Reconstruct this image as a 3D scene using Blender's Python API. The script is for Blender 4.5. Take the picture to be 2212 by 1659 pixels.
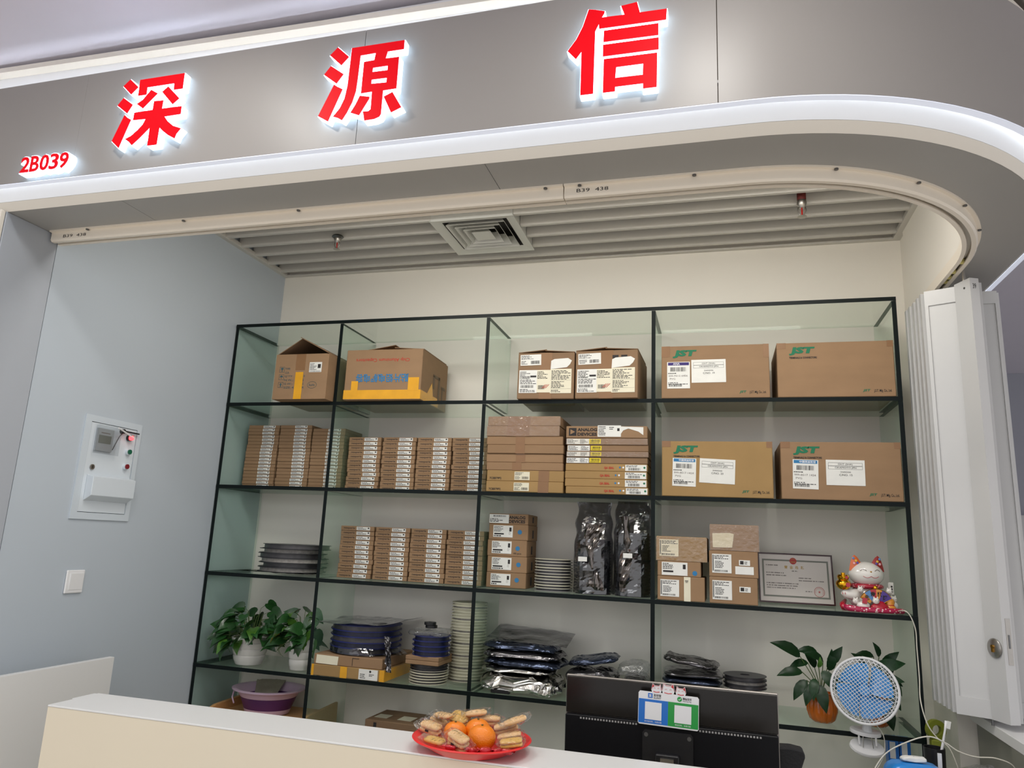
import bpy, bmesh, math, random
from mathutils import Vector, Matrix, noise
random.seed(7)
for _o in list(bpy.data.objects): bpy.data.objects.remove(_o)
SC = bpy.context.scene
COL = SC.collection
R = math.radians
# ------------------------------------------------------------------ camera
cam_d = bpy.data.cameras.new('camera'); cam = bpy.data.objects.new('camera', cam_d); COL.objects.link(cam)
cam.location = (2.506, -3.270, 1.529); cam.rotation_euler = (1.7837, -0.0442, 0.2704)
cam_d.sensor_width = 36.0; cam_d.lens = 25.66; cam_d.clip_start = 0.05; cam_d.clip_end = 60
SC.camera = cam
# ------------------------------------------------------------------ world, lights, exposure
w = bpy.data.worlds.new('world'); SC.world = w; w.use_nodes = True
bg = w.node_tree.nodes['Background']; bg.inputs[0].default_value = (0.98, 0.975, 1.0, 1); bg.inputs[1].default_value = 1.0
def area(name, loc, rot, sx, sy, power, col=(1, 1, 1), shape='RECTANGLE'):
    l = bpy.data.lights.new(name, 'AREA'); l.shape = shape; l.size = sx; l.size_y = sy; l.energy = power; l.color = col
    o = bpy.data.objects.new(name, l); COL.objects.link(o); o.location = loc; o.rotation_euler = rot
    return o
area('mall_downlight', (0.9, -2.06, 3.19), (0, 0, 0), 0.14, 0.14, 8.0, (1.0, 0.97, 0.92), 'DISK')
area('mall_downlight', (2.5, -2.06, 3.19), (0, 0, 0), 0.14, 0.14, 8.0, (1.0, 0.97, 0.92), 'DISK')
area('mall_panel_light', (1.6, -4.6, 3.18), (0, 0, 0), 3.0, 1.2, 30, (0.95, 0.97, 1.0))
area('shop_panel_light', (1.2, -0.92, 3.02), (R(14), 0, 0), 0.9, 0.3, 12.5, (1.0, 0.975, 0.93))
area('shop_panel_light', (2.6, -0.92, 3.02), (R(14), 0, 0), 0.9, 0.3, 12.5, (1.0, 0.975, 0.93))
SC.view_settings.view_transform = 'Standard'; SC.view_settings.look = 'None'
SC.view_settings.gamma = 1.0; SC.view_settings.use_curve_mapping = False
SC.view_settings.exposure = -0.05
try:
    SC.cycles.transparent_max_bounces = 32; SC.cycles.max_bounces = 8; SC.cycles.diffuse_bounces = 4; SC.cycles.glossy_bounces = 3; SC.cycles.caustics_reflective = False
except Exception: pass
# ------------------------------------------------------------------ helpers
def S(r, g, b):
    f = lambda c: (c / 255 / 12.92) if c / 255 <= 0.04045 else ((c / 255 + 0.055) / 1.055) ** 2.4
    return (f(r), f(g), f(b), 1)
def mat(name, col, rough=0.6, metal=0.0, var=0.0, vscale=8.0, bump=0.0, bscale=60.0, rnd=0.0, emit=None, estr=0.0, spec=0.5, coat=0.0, alpha=None, stretch=None):
    m = bpy.data.materials.new(name); m.use_nodes = True; nt = m.node_tree; b = nt.nodes['Principled BSDF']
    b.inputs['Roughness'].default_value = rough; b.inputs['Metallic'].default_value = metal
    b.inputs['Specular IOR Level'].default_value = spec; b.inputs['Coat Weight'].default_value = coat
    b.inputs['Base Color'].default_value = col
    tc = nt.nodes.new('ShaderNodeTexCoord')
    src = tc.outputs['Object']
    if stretch:
        mp = nt.nodes.new('ShaderNodeMapping'); mp.inputs['Scale'].default_value = stretch; nt.links.new(src, mp.inputs[0]); src = mp.outputs[0]
    if var or rnd:
        n = nt.nodes.new('ShaderNodeTexNoise'); n.inputs['Scale'].default_value = vscale; n.inputs['Detail'].default_value = 5
        nt.links.new(src, n.inputs['Vector'])
        mr = nt.nodes.new('ShaderNodeMapRange'); mr.inputs[1].default_value = 0.25; mr.inputs[2].default_value = 0.75
        mr.inputs[3].default_value = 1 - var; mr.inputs[4].default_value = 1 + var
        nt.links.new(n.outputs['Fac'], mr.inputs[0])
        fac = mr.outputs[0]
        if rnd:
            oi = nt.nodes.new('ShaderNodeObjectInfo'); m2 = nt.nodes.new('ShaderNodeMapRange')
            m2.inputs[3].default_value = 1 - rnd; m2.inputs[4].default_value = 1 + rnd
            nt.links.new(oi.outputs['Random'], m2.inputs[0])
            mm = nt.nodes.new('ShaderNodeMath'); mm.operation = 'MULTIPLY'; nt.links.new(fac, mm.inputs[0]); nt.links.new(m2.outputs[0], mm.inputs[1]); fac = mm.outputs[0]
        vm = nt.nodes.new('ShaderNodeVectorMath'); vm.operation = 'SCALE'; vm.inputs[0].default_value = col[:3]
        nt.links.new(fac, vm.inputs['Scale']); nt.links.new(vm.outputs[0], b.inputs['Base Color'])
    if bump:
        n2 = nt.nodes.new('ShaderNodeTexNoise'); n2.inputs['Scale'].default_value = bscale; n2.inputs['Detail'].default_value = 4
        nt.links.new(src, n2.inputs['Vector'])
        bp = nt.nodes.new('ShaderNodeBump'); bp.inputs['Strength'].default_value = bump; bp.inputs['Distance'].default_value = 0.01
        nt.links.new(n2.outputs['Fac'], bp.inputs['Height']); nt.links.new(bp.outputs[0], b.inputs['Normal'])
    if emit: b.inputs['Emission Color'].default_value = emit; b.inputs['Emission Strength'].default_value = estr
    if alpha is not None: b.inputs['Alpha'].default_value = alpha
    return m
def clear_mat(name, tint, gloss_rough=0.02, refl=1.0, bump=0.0, bscale=40.0, min_refl=0.0, haze=None):
    m = bpy.data.materials.new(name); m.use_nodes = True; nt = m.node_tree; nt.nodes.remove(nt.nodes['Principled BSDF'])
    out = nt.nodes['Material Output']; t = nt.nodes.new('ShaderNodeBsdfTransparent'); t.inputs[0].default_value = tint
    g = nt.nodes.new('ShaderNodeBsdfGlossy'); g.inputs['Roughness'].default_value = gloss_rough; g.inputs[0].default_value = (1, 1, 1, 1)
    fr = nt.nodes.new('ShaderNodeLayerWeight'); fr.inputs[0].default_value = 0.5
    pw = nt.nodes.new('ShaderNodeMath'); pw.operation = 'POWER'; pw.inputs[1].default_value = 5.0; nt.links.new(fr.outputs['Facing'], pw.inputs[0])
    sk = nt.nodes.new('ShaderNodeMath'); sk.operation = 'MULTIPLY_ADD'; sk.inputs[1].default_value = 0.96; sk.inputs[2].default_value = 0.04; nt.links.new(pw.outputs[0], sk.inputs[0])
    mu = nt.nodes.new('ShaderNodeMath'); mu.operation = 'MULTIPLY_ADD'; mu.inputs[1].default_value = refl; mu.inputs[2].default_value = min_refl
    mx = nt.nodes.new('ShaderNodeMixShader')
    nt.links.new(sk.outputs[0], mu.inputs[0]); nt.links.new(mu.outputs[0], mx.inputs[0]); nt.links.new(t.outputs[0], mx.inputs[1]); nt.links.new(g.outputs[0], mx.inputs[2]); nt.links.new(mx.outputs[0], out.inputs[0])
    if haze:
        df = nt.nodes.new('ShaderNodeBsdfDiffuse'); df.inputs[0].default_value = haze[0]; mh = nt.nodes.new('ShaderNodeMixShader'); mh.inputs[0].default_value = haze[1]
        nt.links.new(mx.outputs[0], mh.inputs[1]); nt.links.new(df.outputs[0], mh.inputs[2]); nt.links.new(mh.outputs[0], out.inputs[0])
    if bump:
        tc = nt.nodes.new('ShaderNodeTexCoord'); n2 = nt.nodes.new('ShaderNodeTexNoise'); n2.inputs['Scale'].default_value = bscale; n2.inputs['Detail'].default_value = 3
        nt.links.new(tc.outputs['Object'], n2.inputs['Vector'])
        bp = nt.nodes.new('ShaderNodeBump'); bp.inputs['Strength'].default_value = bump; bp.inputs['Distance'].default_value = 0.02
        nt.links.new(n2.outputs['Fac'], bp.inputs['Height']); nt.links.new(bp.outputs[0], g.inputs['Normal']); nt.links.new(bp.outputs[0], fr.inputs['Normal'])
    return m
M = {}
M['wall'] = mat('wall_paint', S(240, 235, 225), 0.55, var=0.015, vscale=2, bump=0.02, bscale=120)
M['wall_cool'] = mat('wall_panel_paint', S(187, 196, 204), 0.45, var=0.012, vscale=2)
M['cladding'] = mat('column_cladding', S(172, 177, 184), 0.35, var=0.01)
M['fascia'] = mat('fascia_panel', S(153, 149, 145), 0.42, var=0.02, vscale=1.2)
M['soffit'] = mat('soffit_panel', S(166, 164, 160), 0.45, var=0.02, vscale=1.5)
M['cream'] = mat('cream_trim', S(226, 219, 206), 0.35)
M['white'] = mat('white_gloss', S(232, 232, 232), 0.3)
M['alu'] = mat('white_aluminium', S(198, 198, 197), 0.28, var=0.01)
M['slat'] = mat('ceiling_slat', S(208, 205, 198), 0.5)
M['plenum'] = mat('plenum', S(96, 88, 80), 0.9)
M['mallceil'] = mat('mall_ceiling', S(216, 212, 222), 0.7, var=0.01)
M['mallwall'] = mat('mall_wall', S(160, 162, 172), 0.6, var=0.03, vscale=1)
M['floor'] = mat('floor_tile', S(212, 206, 196), 0.35, var=0.05, vscale=3)
M['led'] = mat('led_strip', S(240, 244, 255), 0.5, emit=(0.86, 0.92, 1.0, 1), estr=8.0)
M['led_top'] = mat('led_strip_top', S(240, 244, 255), 0.5, emit=(0.84, 0.90, 1.0, 1), estr=24)
M['letterglow'] = mat('letter_side', S(240, 246, 255), 0.4, emit=(0.55, 0.77, 1.0, 1), estr=4.2)
M['letterred'] = mat('letter_red', S(196, 0, 14), 0.5, emit=S(232, 0, 22), estr=0.5, spec=0.15)
M['diffuser'] = mat('return_glow', S(225, 228, 238), 0.5, emit=(0.74, 0.80, 0.95, 1), estr=0.42)  # plain fascia return; glow added to its colour in place of cove light
M['track'] = mat('track_cream', S(240, 230, 214), 0.3)
M['glass'] = clear_mat('shelf_glass', (0.962, 0.987, 0.970, 1), 0.01, 0.35, haze=(S(150, 204, 172), 0.08))
M['glassedge'] = mat('glass_edge', S(14, 22, 22), 0.4, spec=0.15)
M['black'] = mat('black_plastic', S(22, 22, 25), 0.35)
M['ink'] = mat('ink_black', S(38, 34, 34), 0.7)
M['steel'] = mat('brushed_steel', S(176, 172, 166), 0.32, metal=1.0, var=0.05, vscale=60)
M['brass'] = mat('brass', S(176, 132, 60), 0.3, metal=1.0)
M['screw'] = mat('screw_steel', S(120, 120, 120), 0.4, metal=1.0)

class MB:
    def __init__(s): s.v = []; s.f = []; s.m = []
    def add(s, vs, fs, m=0):
        o = len(s.v); s.v += [tuple(v) for v in vs]; s.f += [tuple(i + o for i in f) for f in fs]; s.m += [m] * len(fs); return s
    def box(s, x0, x1, y0, y1, z0, z1, m=0):
        return s.add([(x0, y0, z0), (x1, y0, z0), (x1, y1, z0), (x0, y1, z0), (x0, y0, z1), (x1, y0, z1), (x1, y1, z1), (x0, y1, z1)],
              [(0, 3, 2, 1), (4, 5, 6, 7), (0, 1, 5, 4), (1, 2, 6, 5), (2, 3, 7, 6), (3, 0, 4, 7)], m)
    def quad(s, a, b, c, d, m=0): return s.add([a, b, c, d], [(0, 1, 2, 3)], m)
    def prism(s, poly, a, b, axis='y', m=0):
        n = len(poly)
        mk = {'y': lambda p, t: (p[0], t, p[1]), 'z': lambda p, t: (p[0], p[1], t), 'x': lambda p, t: (t, p[0], p[1])}[axis]
        vs = [mk(p, a) for p in poly] + [mk(p, b) for p in poly]
        fs = [tuple(range(n)), tuple(range(2 * n - 1, n - 1, -1))] + [(i, (i + 1) % n + 0, (i + 1) % n + n, i + n)[::-1] for i in range(n)]
        return s.add(vs, fs, m)
    def lathe(s, prof, n=24, c=(0, 0, 0), m=0, sx=1, sy=1, close=False):
        vs = []; fs = []; k = len(prof)
        for i in range(n):
            a = 2 * math.pi * i / n
            for r, z in prof: vs.append((c[0] + r * math.cos(a) * sx, c[1] + r * math.sin(a) * sy, c[2] + z))
        for i in range(n):
            j = (i + 1) % n
            for q in range(k - 1): fs.append((i * k + q, j * k + q, j * k + q + 1, i * k + q + 1))
            if close: fs.append((i * k + k - 1, j * k + k - 1, j * k, i * k))
        return s.add(vs, fs, m)
    def tube(s, pts, r, n=8, m=0, cap=True, closed=False):
        P = [Vector(p) for p in pts]; vs = []; fs = []; K = len(P)
        rr = r if isinstance(r, (list, tuple)) else [r] * K
        up = None
        for i, p in enumerate(P):
            if closed: t = P[(i + 1) % K] - P[i - 1]
            else: t = (P[min(i + 1, K - 1)] - P[max(i - 1, 0)])
            t.normalize()
            if up is None: up = Vector((0, 0, 1)) if abs(t.z) < 0.9 else Vector((1, 0, 0))
            a = t.cross(up)
            if a.length < 1e-5: a = t.cross(Vector((1, 0.3, 0)))
            a.normalize(); b = a.cross(t).normalized(); up = b
            for q in range(n):
                th = 2 * math.pi * q / n; vs.append(tuple(p + (a * math.cos(th) + b * math.sin(th)) * rr[i]))
        for i in range(K if closed else K - 1):
            j = (i + 1) % K
            for q in range(n): fs.append((i * n + q, i * n + (q + 1) % n, j * n + (q + 1) % n, j * n + q))
        if cap and not closed: fs.append(tuple(range(n))[::-1]); fs.append(tuple(range((K - 1) * n, K * n)))
        return s.add(vs, fs, m)
    def ell(s, c, r, nu=20, nv=12, m=0, mx=None):
        vs = []; fs = []
        for j in range(nv + 1):
            ph = math.pi * j / nv - math.pi / 2
            for i in range(nu):
                th = 2 * math.pi * i / nu
                v = Vector((r[0] * math.cos(ph) * math.cos(th), r[1] * math.cos(ph) * math.sin(th), r[2] * math.sin(ph)))
                if mx is not None: v = mx @ v
                vs.append((c[0] + v.x, c[1] + v.y, c[2] + v.z))
        for j in range(nv):
            for i in range(nu): fs.append((j * nu + i, j * nu + (i + 1) % nu, (j + 1) * nu + (i + 1) % nu, (j + 1) * nu + i))
        return s.add(vs, fs, m)
    def cyl(s, c, r, h, n=20, m=0, axis='z', r2=None):
        r2 = r if r2 is None else r2; vs = []
        for t, q in ((0, r), (h, r2)):
            for i in range(n):
                a = 2 * math.pi * i / n; x, y = q * math.cos(a), q * math.sin(a)
                vs.append({'z': (c[0] + x, c[1] + y, c[2] + t), 'y': (c[0] + x, c[1] + t, c[2] + y), 'x': (c[0] + t, c[1] + x, c[2] + y)}[axis])
        fs = [tuple(range(n))[::-1], tuple(range(n, 2 * n))] + [(i, (i + 1) % n, (i + 1) % n + n, i + n) for i in range(n)]
        return s.add(vs, fs, m)
    def grid(s, fn, nu, nv, m=0, closeu=False):
        vs = [fn(i / (nu if closeu else nu - 1), j / (nv - 1)) for j in range(nv) for i in range(nu)]
        fs = [(j * nu + i, j * nu + (i + 1) % nu, (j + 1) * nu + (i + 1) % nu, (j + 1) * nu + i) for j in range(nv - 1) for i in range(nu if closeu else nu - 1)]
        return s.add(vs, fs, m)
    def mesh(s, name, mats, smooth=False, bevel=0.0, recalc=True, weld=False):
        me = bpy.data.meshes.new(name); me.from_pydata(s.v, [], s.f)
        mats = mats if isinstance(mats, (list, tuple)) else [mats]
        for k in mats: me.materials.append(M[k] if isinstance(k, str) else k)
        me.polygons.foreach_set('material_index', s.m)
        if weld or bevel or recalc:
            bm = bmesh.new(); bm.from_mesh(me)
            if weld or bevel: bmesh.ops.remove_doubles(bm, verts=bm.verts, dist=1e-5)
            if recalc: bmesh.ops.recalc_face_normals(bm, faces=bm.faces)
            if bevel: bmesh.ops.bevel(bm, geom=list(bm.edges), offset=bevel, segments=1, affect='EDGES', clamp_overlap=True)
            bm.to_mesh(me); bm.free()
        if smooth: me.polygons.foreach_set('use_smooth', [True] * len(me.polygons))
        if smooth == 'auto':
            me.polygons.foreach_set('use_smooth', [True] * len(me.polygons)); me.set_sharp_from_angle(angle=R(40))
        me.update(); return me
    def build(s, name, mats, parent=None, loc=(0, 0, 0), rot=(0, 0, 0), smooth=False, bevel=0.0, recalc=True, weld=False):
        return obj(name, s.mesh(name, mats, smooth, bevel, recalc, weld), parent, loc, rot)
def obj(name, me, parent=None, loc=(0, 0, 0), rot=(0, 0, 0), scale=None):
    o = bpy.data.objects.new(name, me); COL.objects.link(o); o.location = loc; o.rotation_euler = rot
    if scale: o.scale = scale
    if parent: o.parent = parent
    return o
def tag(o, label=None, cat=None, group=None, kind=None):
    if label: o['label'] = label
    if cat: o['category'] = cat
    if group: o['group'] = group
    if kind: o['kind'] = kind
    return o
def thing(name, label, cat, loc=(0, 0, 0), rz=0.0, group=None, rot=None):
    o = bpy.data.objects.new(name, None); COL.objects.link(o); o.location = loc; o.rotation_euler = rot or (0, 0, rz); o.empty_display_size = 0.05
    return tag(o, label, cat, group)
def struct(name, label=None): 
    o = bpy.data.objects.new(name, None); COL.objects.link(o); o['kind'] = 'structure'; o.empty_display_size = 0.05
    if label: o['label'] = label
    return o
def kids(o): return [c for c in bpy.data.objects if c.parent == o]
def copy_tree(o, parent=None):
    c = o.copy(); COL.objects.link(c); c.parent = parent
    for k in kids(o): copy_tree(k, c)
    return c
_tc = {}
def text_mesh(s, matname, bold=0.0, shear=0.0):
    key = (s, matname, bold, shear)
    if key in _tc: return _tc[key]
    cu = bpy.data.curves.new('t', 'FONT'); cu.body = s; cu.size = 1; cu.resolution_u = 2; cu.offset = bold; cu.shear = shear; cu.fill_mode = 'FRONT'
    o = bpy.data.objects.new('t', cu); COL.objects.link(o)
    dg = bpy.context.evaluated_depsgraph_get(); dg.update()
    me = bpy.data.meshes.new_from_object(o.evaluated_get(dg)); bpy.data.objects.remove(o)
    xs = [v.co.x for v in me.vertices]; ys = [v.co.y for v in me.vertices]
    x0, y0, W, H = min(xs), min(ys), max(max(xs) - min(xs), 1e-4), max(max(ys) - min(ys), 1e-4)
    for v in me.vertices: v.co.x = (v.co.x - x0) / W; v.co.y = (v.co.y - y0) / H; v.co.z = 0
    me.materials.clear(); me.materials.append(M[matname]); _tc[key] = me
    return me
def txt(parent, s, x0, x1, z0, z1, m='ink', y=-0.0012, bold=0.0, shear=0.0, name='lettering', flip=False, rot=None):
    """flat print on a face that looks towards -y, filling the rectangle x0..x1, z0..z1"""
    me = text_mesh(s, m, bold, shear)
    if flip: return obj(name, me, parent, (x1, y, z1), (R(90), R(180), 0), (x1 - x0, z1 - z0, 1))
    return obj(name, me, parent, (x0, y, z0), rot or (R(90), 0, 0), (x1 - x0, z1 - z0, 1))
def poly_mesh(polys, depth, name, mats, offset=0.0, bevel=0.0):
    """filled prism from closed outlines (holes allowed), in x-z, front face at y=0, back at y=depth"""
    cu = bpy.data.curves.new('p', 'CURVE'); cu.dimensions = '2D'; cu.fill_mode = 'BOTH'; cu.extrude = depth / 2; cu.offset = offset; cu.bevel_depth = bevel; cu.bevel_resolution = 0
    for pl in polys:
        sp = cu.splines.new('POLY'); sp.points.add(len(pl) - 1); sp.use_cyclic_u = True
        for q, p in zip(sp.points, pl): q.co = (p[0], p[1], 0, 1)
    o = bpy.data.objects.new('p', cu); COL.objects.link(o)
    dg = bpy.context.evaluated_depsgraph_get(); dg.update()
    me = bpy.data.meshes.new_from_object(o.evaluated_get(dg)); bpy.data.objects.remove(o)
    for v in me.vertices: x, y, z = v.co; v.co = (x, depth / 2 - z, y)
    me.name = name; me.materials.clear()
    for k in (mats if isinstance(mats, (list, tuple)) else [mats]): me.materials.append(M[k])
    bm = bmesh.new(); bm.from_mesh(me); bmesh.ops.recalc_face_normals(bm, faces=bm.faces); bm.to_mesh(me); bm.free()
    return me
ORD = ['top', 'second from top', 'third from top', 'fourth from top', 'fifth from top', 'sixth from top', 'seventh from top', 'eighth from top', 'ninth from top', 'tenth from top', 'eleventh from top', 'twelfth from top', 'thirteenth from top', 'fourteenth from top', 'fifteenth from top', 'sixteenth from top', 'seventeenth from top', 'eighteenth from top', 'nineteenth from top', 'twentieth from top']
# ------------------------------------------------------------------ structure
ARC = (2.60, -0.38)
def station(s, Rr, xa, yb):
    """point of the shopfront line at offset Rr: straight along x, quarter turn, straight along y; s in 0..3"""
    if s <= 1: return (xa + (ARC[0] - xa) * s, ARC[1] - Rr)
    if s <= 2:
        a = -math.pi / 2 + (s - 1) * math.pi / 2; return (ARC[0] + Rr * math.cos(a), ARC[1] + Rr * math.sin(a))
    return (ARC[0] + Rr, ARC[1] + (yb - ARC[1]) * (s - 2))
ALL = [0, 0.25, 0.5, 0.75, 1] + [1 + i / 28 for i in range(1, 29)] + [3]
def sweep(name, prof, mats, parent=None, stations=ALL, xa=-3.2, yb=2.2, smooth='auto', mi=None, zfn=None):
    b = MB(); n = len(prof)
    vs = []
    for s in stations:
        for r, z in prof:
            x, y = station(s, r, xa, yb); vs.append((x, y, z + (zfn(x) if zfn else 0)))
    fs = [(i * n + q, i * n + (q + 1) % n, (i + 1) * n + (q + 1) % n, (i + 1) * n + q) for i in range(len(stations) - 1) for q in range(n)]
    fs += [tuple(range(n)), tuple(range((len(stations) - 1) * n, len(stations) * n))[::-1]]
    b.add(vs, fs)
    if mi: b.m = [mi[q] for i in range(len(stations) - 1) for q in range(n)] + [0, 0]
    return b.build(name, mats, parent, smooth=smooth)
tag(MB().box(-6, 9, -9, 6, -0.05, 0).build('floor', 'floor'), 'pale tiled floor of shop and mall', kind='structure')
wb = MB(); wb.box(-0.14, 3.49, 0.40, 0.5, 0, 3.234)
tag(wb.build('wall_back', 'wall'), 'white back wall behind the glass shelving', kind='structure')
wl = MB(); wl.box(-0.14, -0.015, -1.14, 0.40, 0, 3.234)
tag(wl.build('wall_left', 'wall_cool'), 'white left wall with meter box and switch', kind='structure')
wc = MB(); wc.box(-0.14, -0.012, -1.369, -1.143, 0, 2.64)
tag(wc.build('wall_left_column', 'cladding', bevel=0.002), 'grey clad end of the left wall at the shopfront', kind='structure')
wc2 = MB(); wc2.box(-3.2, -0.014, -1.39, -1.371, 0, 2.64)
tag(wc2.build('trim_1', 'cream', bevel=0.002), 'cream edge trim on the left column', kind='structure')
wr = MB(); wr.box(3.37, 3.49, 0.075, 0.40, 0, 3.234); wr.box(3.37, 3.40, -0.40, 0.075, 2.625, 3.234)
tag(wr.build('wall_right', 'wall'), 'white right wall beside the folded doors', kind='structure')
sweep('wall_front', [(0.76, 2.62), (0.79, 2.62), (0.79, 3.234), (0.76, 3.234)], 'wall', xa=-0.1, yb=0.3)
bpy.data.objects['wall_front']['kind'] = 'structure'; bpy.data.objects['wall_front']['label'] = 'white header above the shop opening'
# fascia with three seams
fas = struct('trim_2', 'grey curved sign fascia over the shop')
cuts = [(-3.2, 0.3540), (0.3545, 1.4475), (1.4495, 2.5195)]
for a, c in cuts:
    b = MB(); b.box(a, c, -1.452, -1.437, 2.70, 3.10); b.build('fascia_panel', 'fascia', fas)
sweep('fascia_panel', [(1.072, 2.70), (1.057, 2.70), (1.057, 3.10), (1.072, 3.10)], 'fascia', fas, [0] + [1 + i / 28 for i in range(0, 29)] + [3], xa=2.522)
sweep('backing', [(1.0565, 2.7005), (1.0545, 2.7005), (1.0545, 3.075), (1.0565, 3.075)], 'plenum', fas)  # unseen dark layer added to stop LED light leaking through the seams
sweep('bottom_return', [(1.0715, 2.697), (1.050, 2.697), (1.050, 2.7), (1.0715, 2.6995)], 'diffuser', fas)  # underside strip of the fascia, given its own glow to look lit
# lit cove under the fascia, lip, soffit
cove = [(1.003, 2.670)] + [(1.003 + 0.004 * i + 0.040 * (1 - math.cos(i / 6 * 1.5)), 2.670 + 0.095 * math.sin(i / 6 * 1.5)) for i in range(1, 7)] + [(1.05, 2.79), (0.99, 2.79), (0.99, 2.670)]
sweep('trim_3', cove, 'white')
tag(bpy.data.objects['trim_3'], 'white light cove under the sign fascia', kind='structure')
led = sweep('cove_light', [(1.050, 2.722), (1.046, 2.722), (1.046, 2.730), (1.050, 2.730)], 'led')
tag(led, 'hidden LED strip light in the lower cove', 'light')
sweep('trim_4', [(0.9850, 2.640), (1.003, 2.669), (0.9852, 2.669)], 'cream')
tag(bpy.data.objects['trim_4'], 'cream lower lip of the fascia', kind='structure')
sof = struct('trim_5', 'grey soffit under the sign fascia')
def soff(a, b_, st, xa): sweep('soffit_panel', [(0.79, 2.640), (0.984, 2.640), (0.984, 2.652), (0.79, 2.652)], 'soffit', sof, st, xa=xa)
for a, c in ((-3.2, 0.5), (0.502, 1.84), (1.842, 2.60)):
    b = MB(); b.box(a, c, ARC[1] - 0.984, ARC[1] - 0.79, 2.640, 2.652); b.build('soffit_panel', 'soffit', sof)
soff(0, 0, [1 + i / 28 for i in range(0, 29)] + [3], 2.6)
# upper cove
top = lambda x: -0.020 * min(max(x + 0.2, 0), 2.6)
sweep('trim_6', [(1.010, 3.05), (0.99, 3.05), (0.99, 3.22), (1.010, 3.22)], 'white'); tag(bpy.data.objects['trim_6'], 'white lit band above the sign fascia', kind='structure')
led2 = sweep('cove_light', [(1.054, 3.080), (1.050, 3.080), (1.050, 3.086), (1.054, 3.086)], 'led_top'); tag(led2, 'hidden LED strip light behind the fascia top', 'light')
sweep('trim_7', [(1.011, 3.196), (1.040, 3.202), (1.040, 3.222), (1.011, 3.222)], 'cream', zfn=top); tag(bpy.data.objects['trim_7'], 'thin cream trim below the mall ceiling', kind='structure')
mc = MB(); mc.add([(-6, -3.4, 3.235), (9, -3.4, 3.235), (9, 6, 3.235), (-6, 6, 3.235), (-6, -3.4, 3.3), (9, -3.4, 3.3), (9, 6, 3.3), (-6, 6, 3.3)], [(0, 1, 2, 3), (4, 7, 6, 5), (0, 4, 5, 1), (1, 5, 6, 2), (2, 6, 7, 3), (3, 7, 4, 0)])
tag(mc.build('ceiling_mall', 'mallceil'), 'pale grey mall ceiling in front of the sign', kind='structure')
# door track
trk = struct('trim_8', 'white aluminium door track under the soffit')
tp = [(0.758, 2.598), (0.772, 2.598), (0.772, 2.604), (0.762, 2.604), (0.762, 2.625), (0.796, 2.625), (0.796, 2.604), (0.786, 2.604), (0.786, 2.598), (0.800, 2.598), (0.806, 2.604), (0.806, 2.634), (0.818, 2.634), (0.818, 2.640), (0.758, 2.640)]
tb = sweep('track_rail', tp, 'track', trk, [0, 0.2, 0.5, 2.047 / 2.6], xa=0.0)
b2 = sweep('track_rail', tp, 'track', trk, [0] + [1 + i / 28 for i in range(0, 29)] + [2.25], xa=2.05)
for px, py in ((0.18, 0), (0.62, 0), (1.10, 0), (1.99, 0), (2.10, 0), (2.45, 0)):
    MB().cyl((px, ARC[1] - 0.8125, 2.630), 0.006, 0.004, 10).build('screw', 'screw', trk)
for t in (0.2, 0.42, 0.62, 0.8, 0.93):
    a = -math.pi / 2 + t * math.pi / 2
    MB().cyl((ARC[0] + 0.8125 * math.cos(a), ARC[1] + 0.8125 * math.sin(a), 2.630), 0.006, 0.004, 10).build('screw', 'screw', trk)
txt(trk, 'B39  438', 2.09, 2.19, 2.612, 2.624, y=ARC[1] - 0.8066, name='handwriting')
txt(trk, 'B39  438', 0.06, 0.17, 2.610, 2.622, y=ARC[1] - 0.8066, name='handwriting')
# ceiling
ce = struct('ceiling', 'slatted white shop ceiling')
MB().box(-0.13, 3.48, -1.12, 0.39, 3.215, 3.23).build('plenum_deck', 'plenum', ce)
sl = MB(); sl.add([(0.0, -0.012, 3.05), (0.0, -0.009, 3.04), (0.0, 0.009, 3.04), (0.0, 0.012, 3.05), (0.0, 0.012, 3.16), (0.0, -0.012, 3.16)] + [(3.36, y, z) for y, z in ((-0.012, 3.05), (-0.009, 3.04), (0.009, 3.04), (0.012, 3.05), (0.012, 3.16), (-0.012, 3.16))],
    [(0, 1, 2, 3, 4, 5), (11, 10, 9, 8, 7, 6)] + [(i, i + 6, (i + 1) % 6 + 6, (i + 1) % 6) for i in range(6)])
sm = sl.mesh('slat', 'slat')
for k in range(11):
    y = 0.315 - 0.127 * k
    if -0.215 < y < 0.215:
        a_ = MB(); 
        for x0, x1 in ((0.0, 1.176), (1.592, 3.36)):
            bb = MB(); bb.prism([(y - 0.012, 3.05), (y - 0.009, 3.04), (y + 0.009, 3.04), (y + 0.012, 3.05), (y + 0.012, 3.16), (y - 0.012, 3.16)], x0, x1, 'x'); bb.build('slat', 'slat', ce)
    else: obj('slat', sm, ce, (0, y, 0))
tr = MB(); tr.box(-0.015, 0.012, -1.1, 0.40, 3.036, 3.06); tr.build('edge_trim', 'slat', ce)
tr = MB(); tr.box(3.335, 3.372, -0.4, 0.40, 3.036, 3.06); tr.build('edge_trim', 'slat', ce)
tr = MB(); tr.box(0.012, 3.335, 0.376, 0.40, 3.036, 3.046); tr.build('edge_trim', 'slat', ce)
M['plenum_side'] = mat('plenum_side', S(150, 136, 122), 0.8)
tr = MB(); tr.box(0.0, 3.36, 0.33, 0.376, 3.12, 3.214); tr.build('plenum_side', 'plenum_side', ce)
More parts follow.
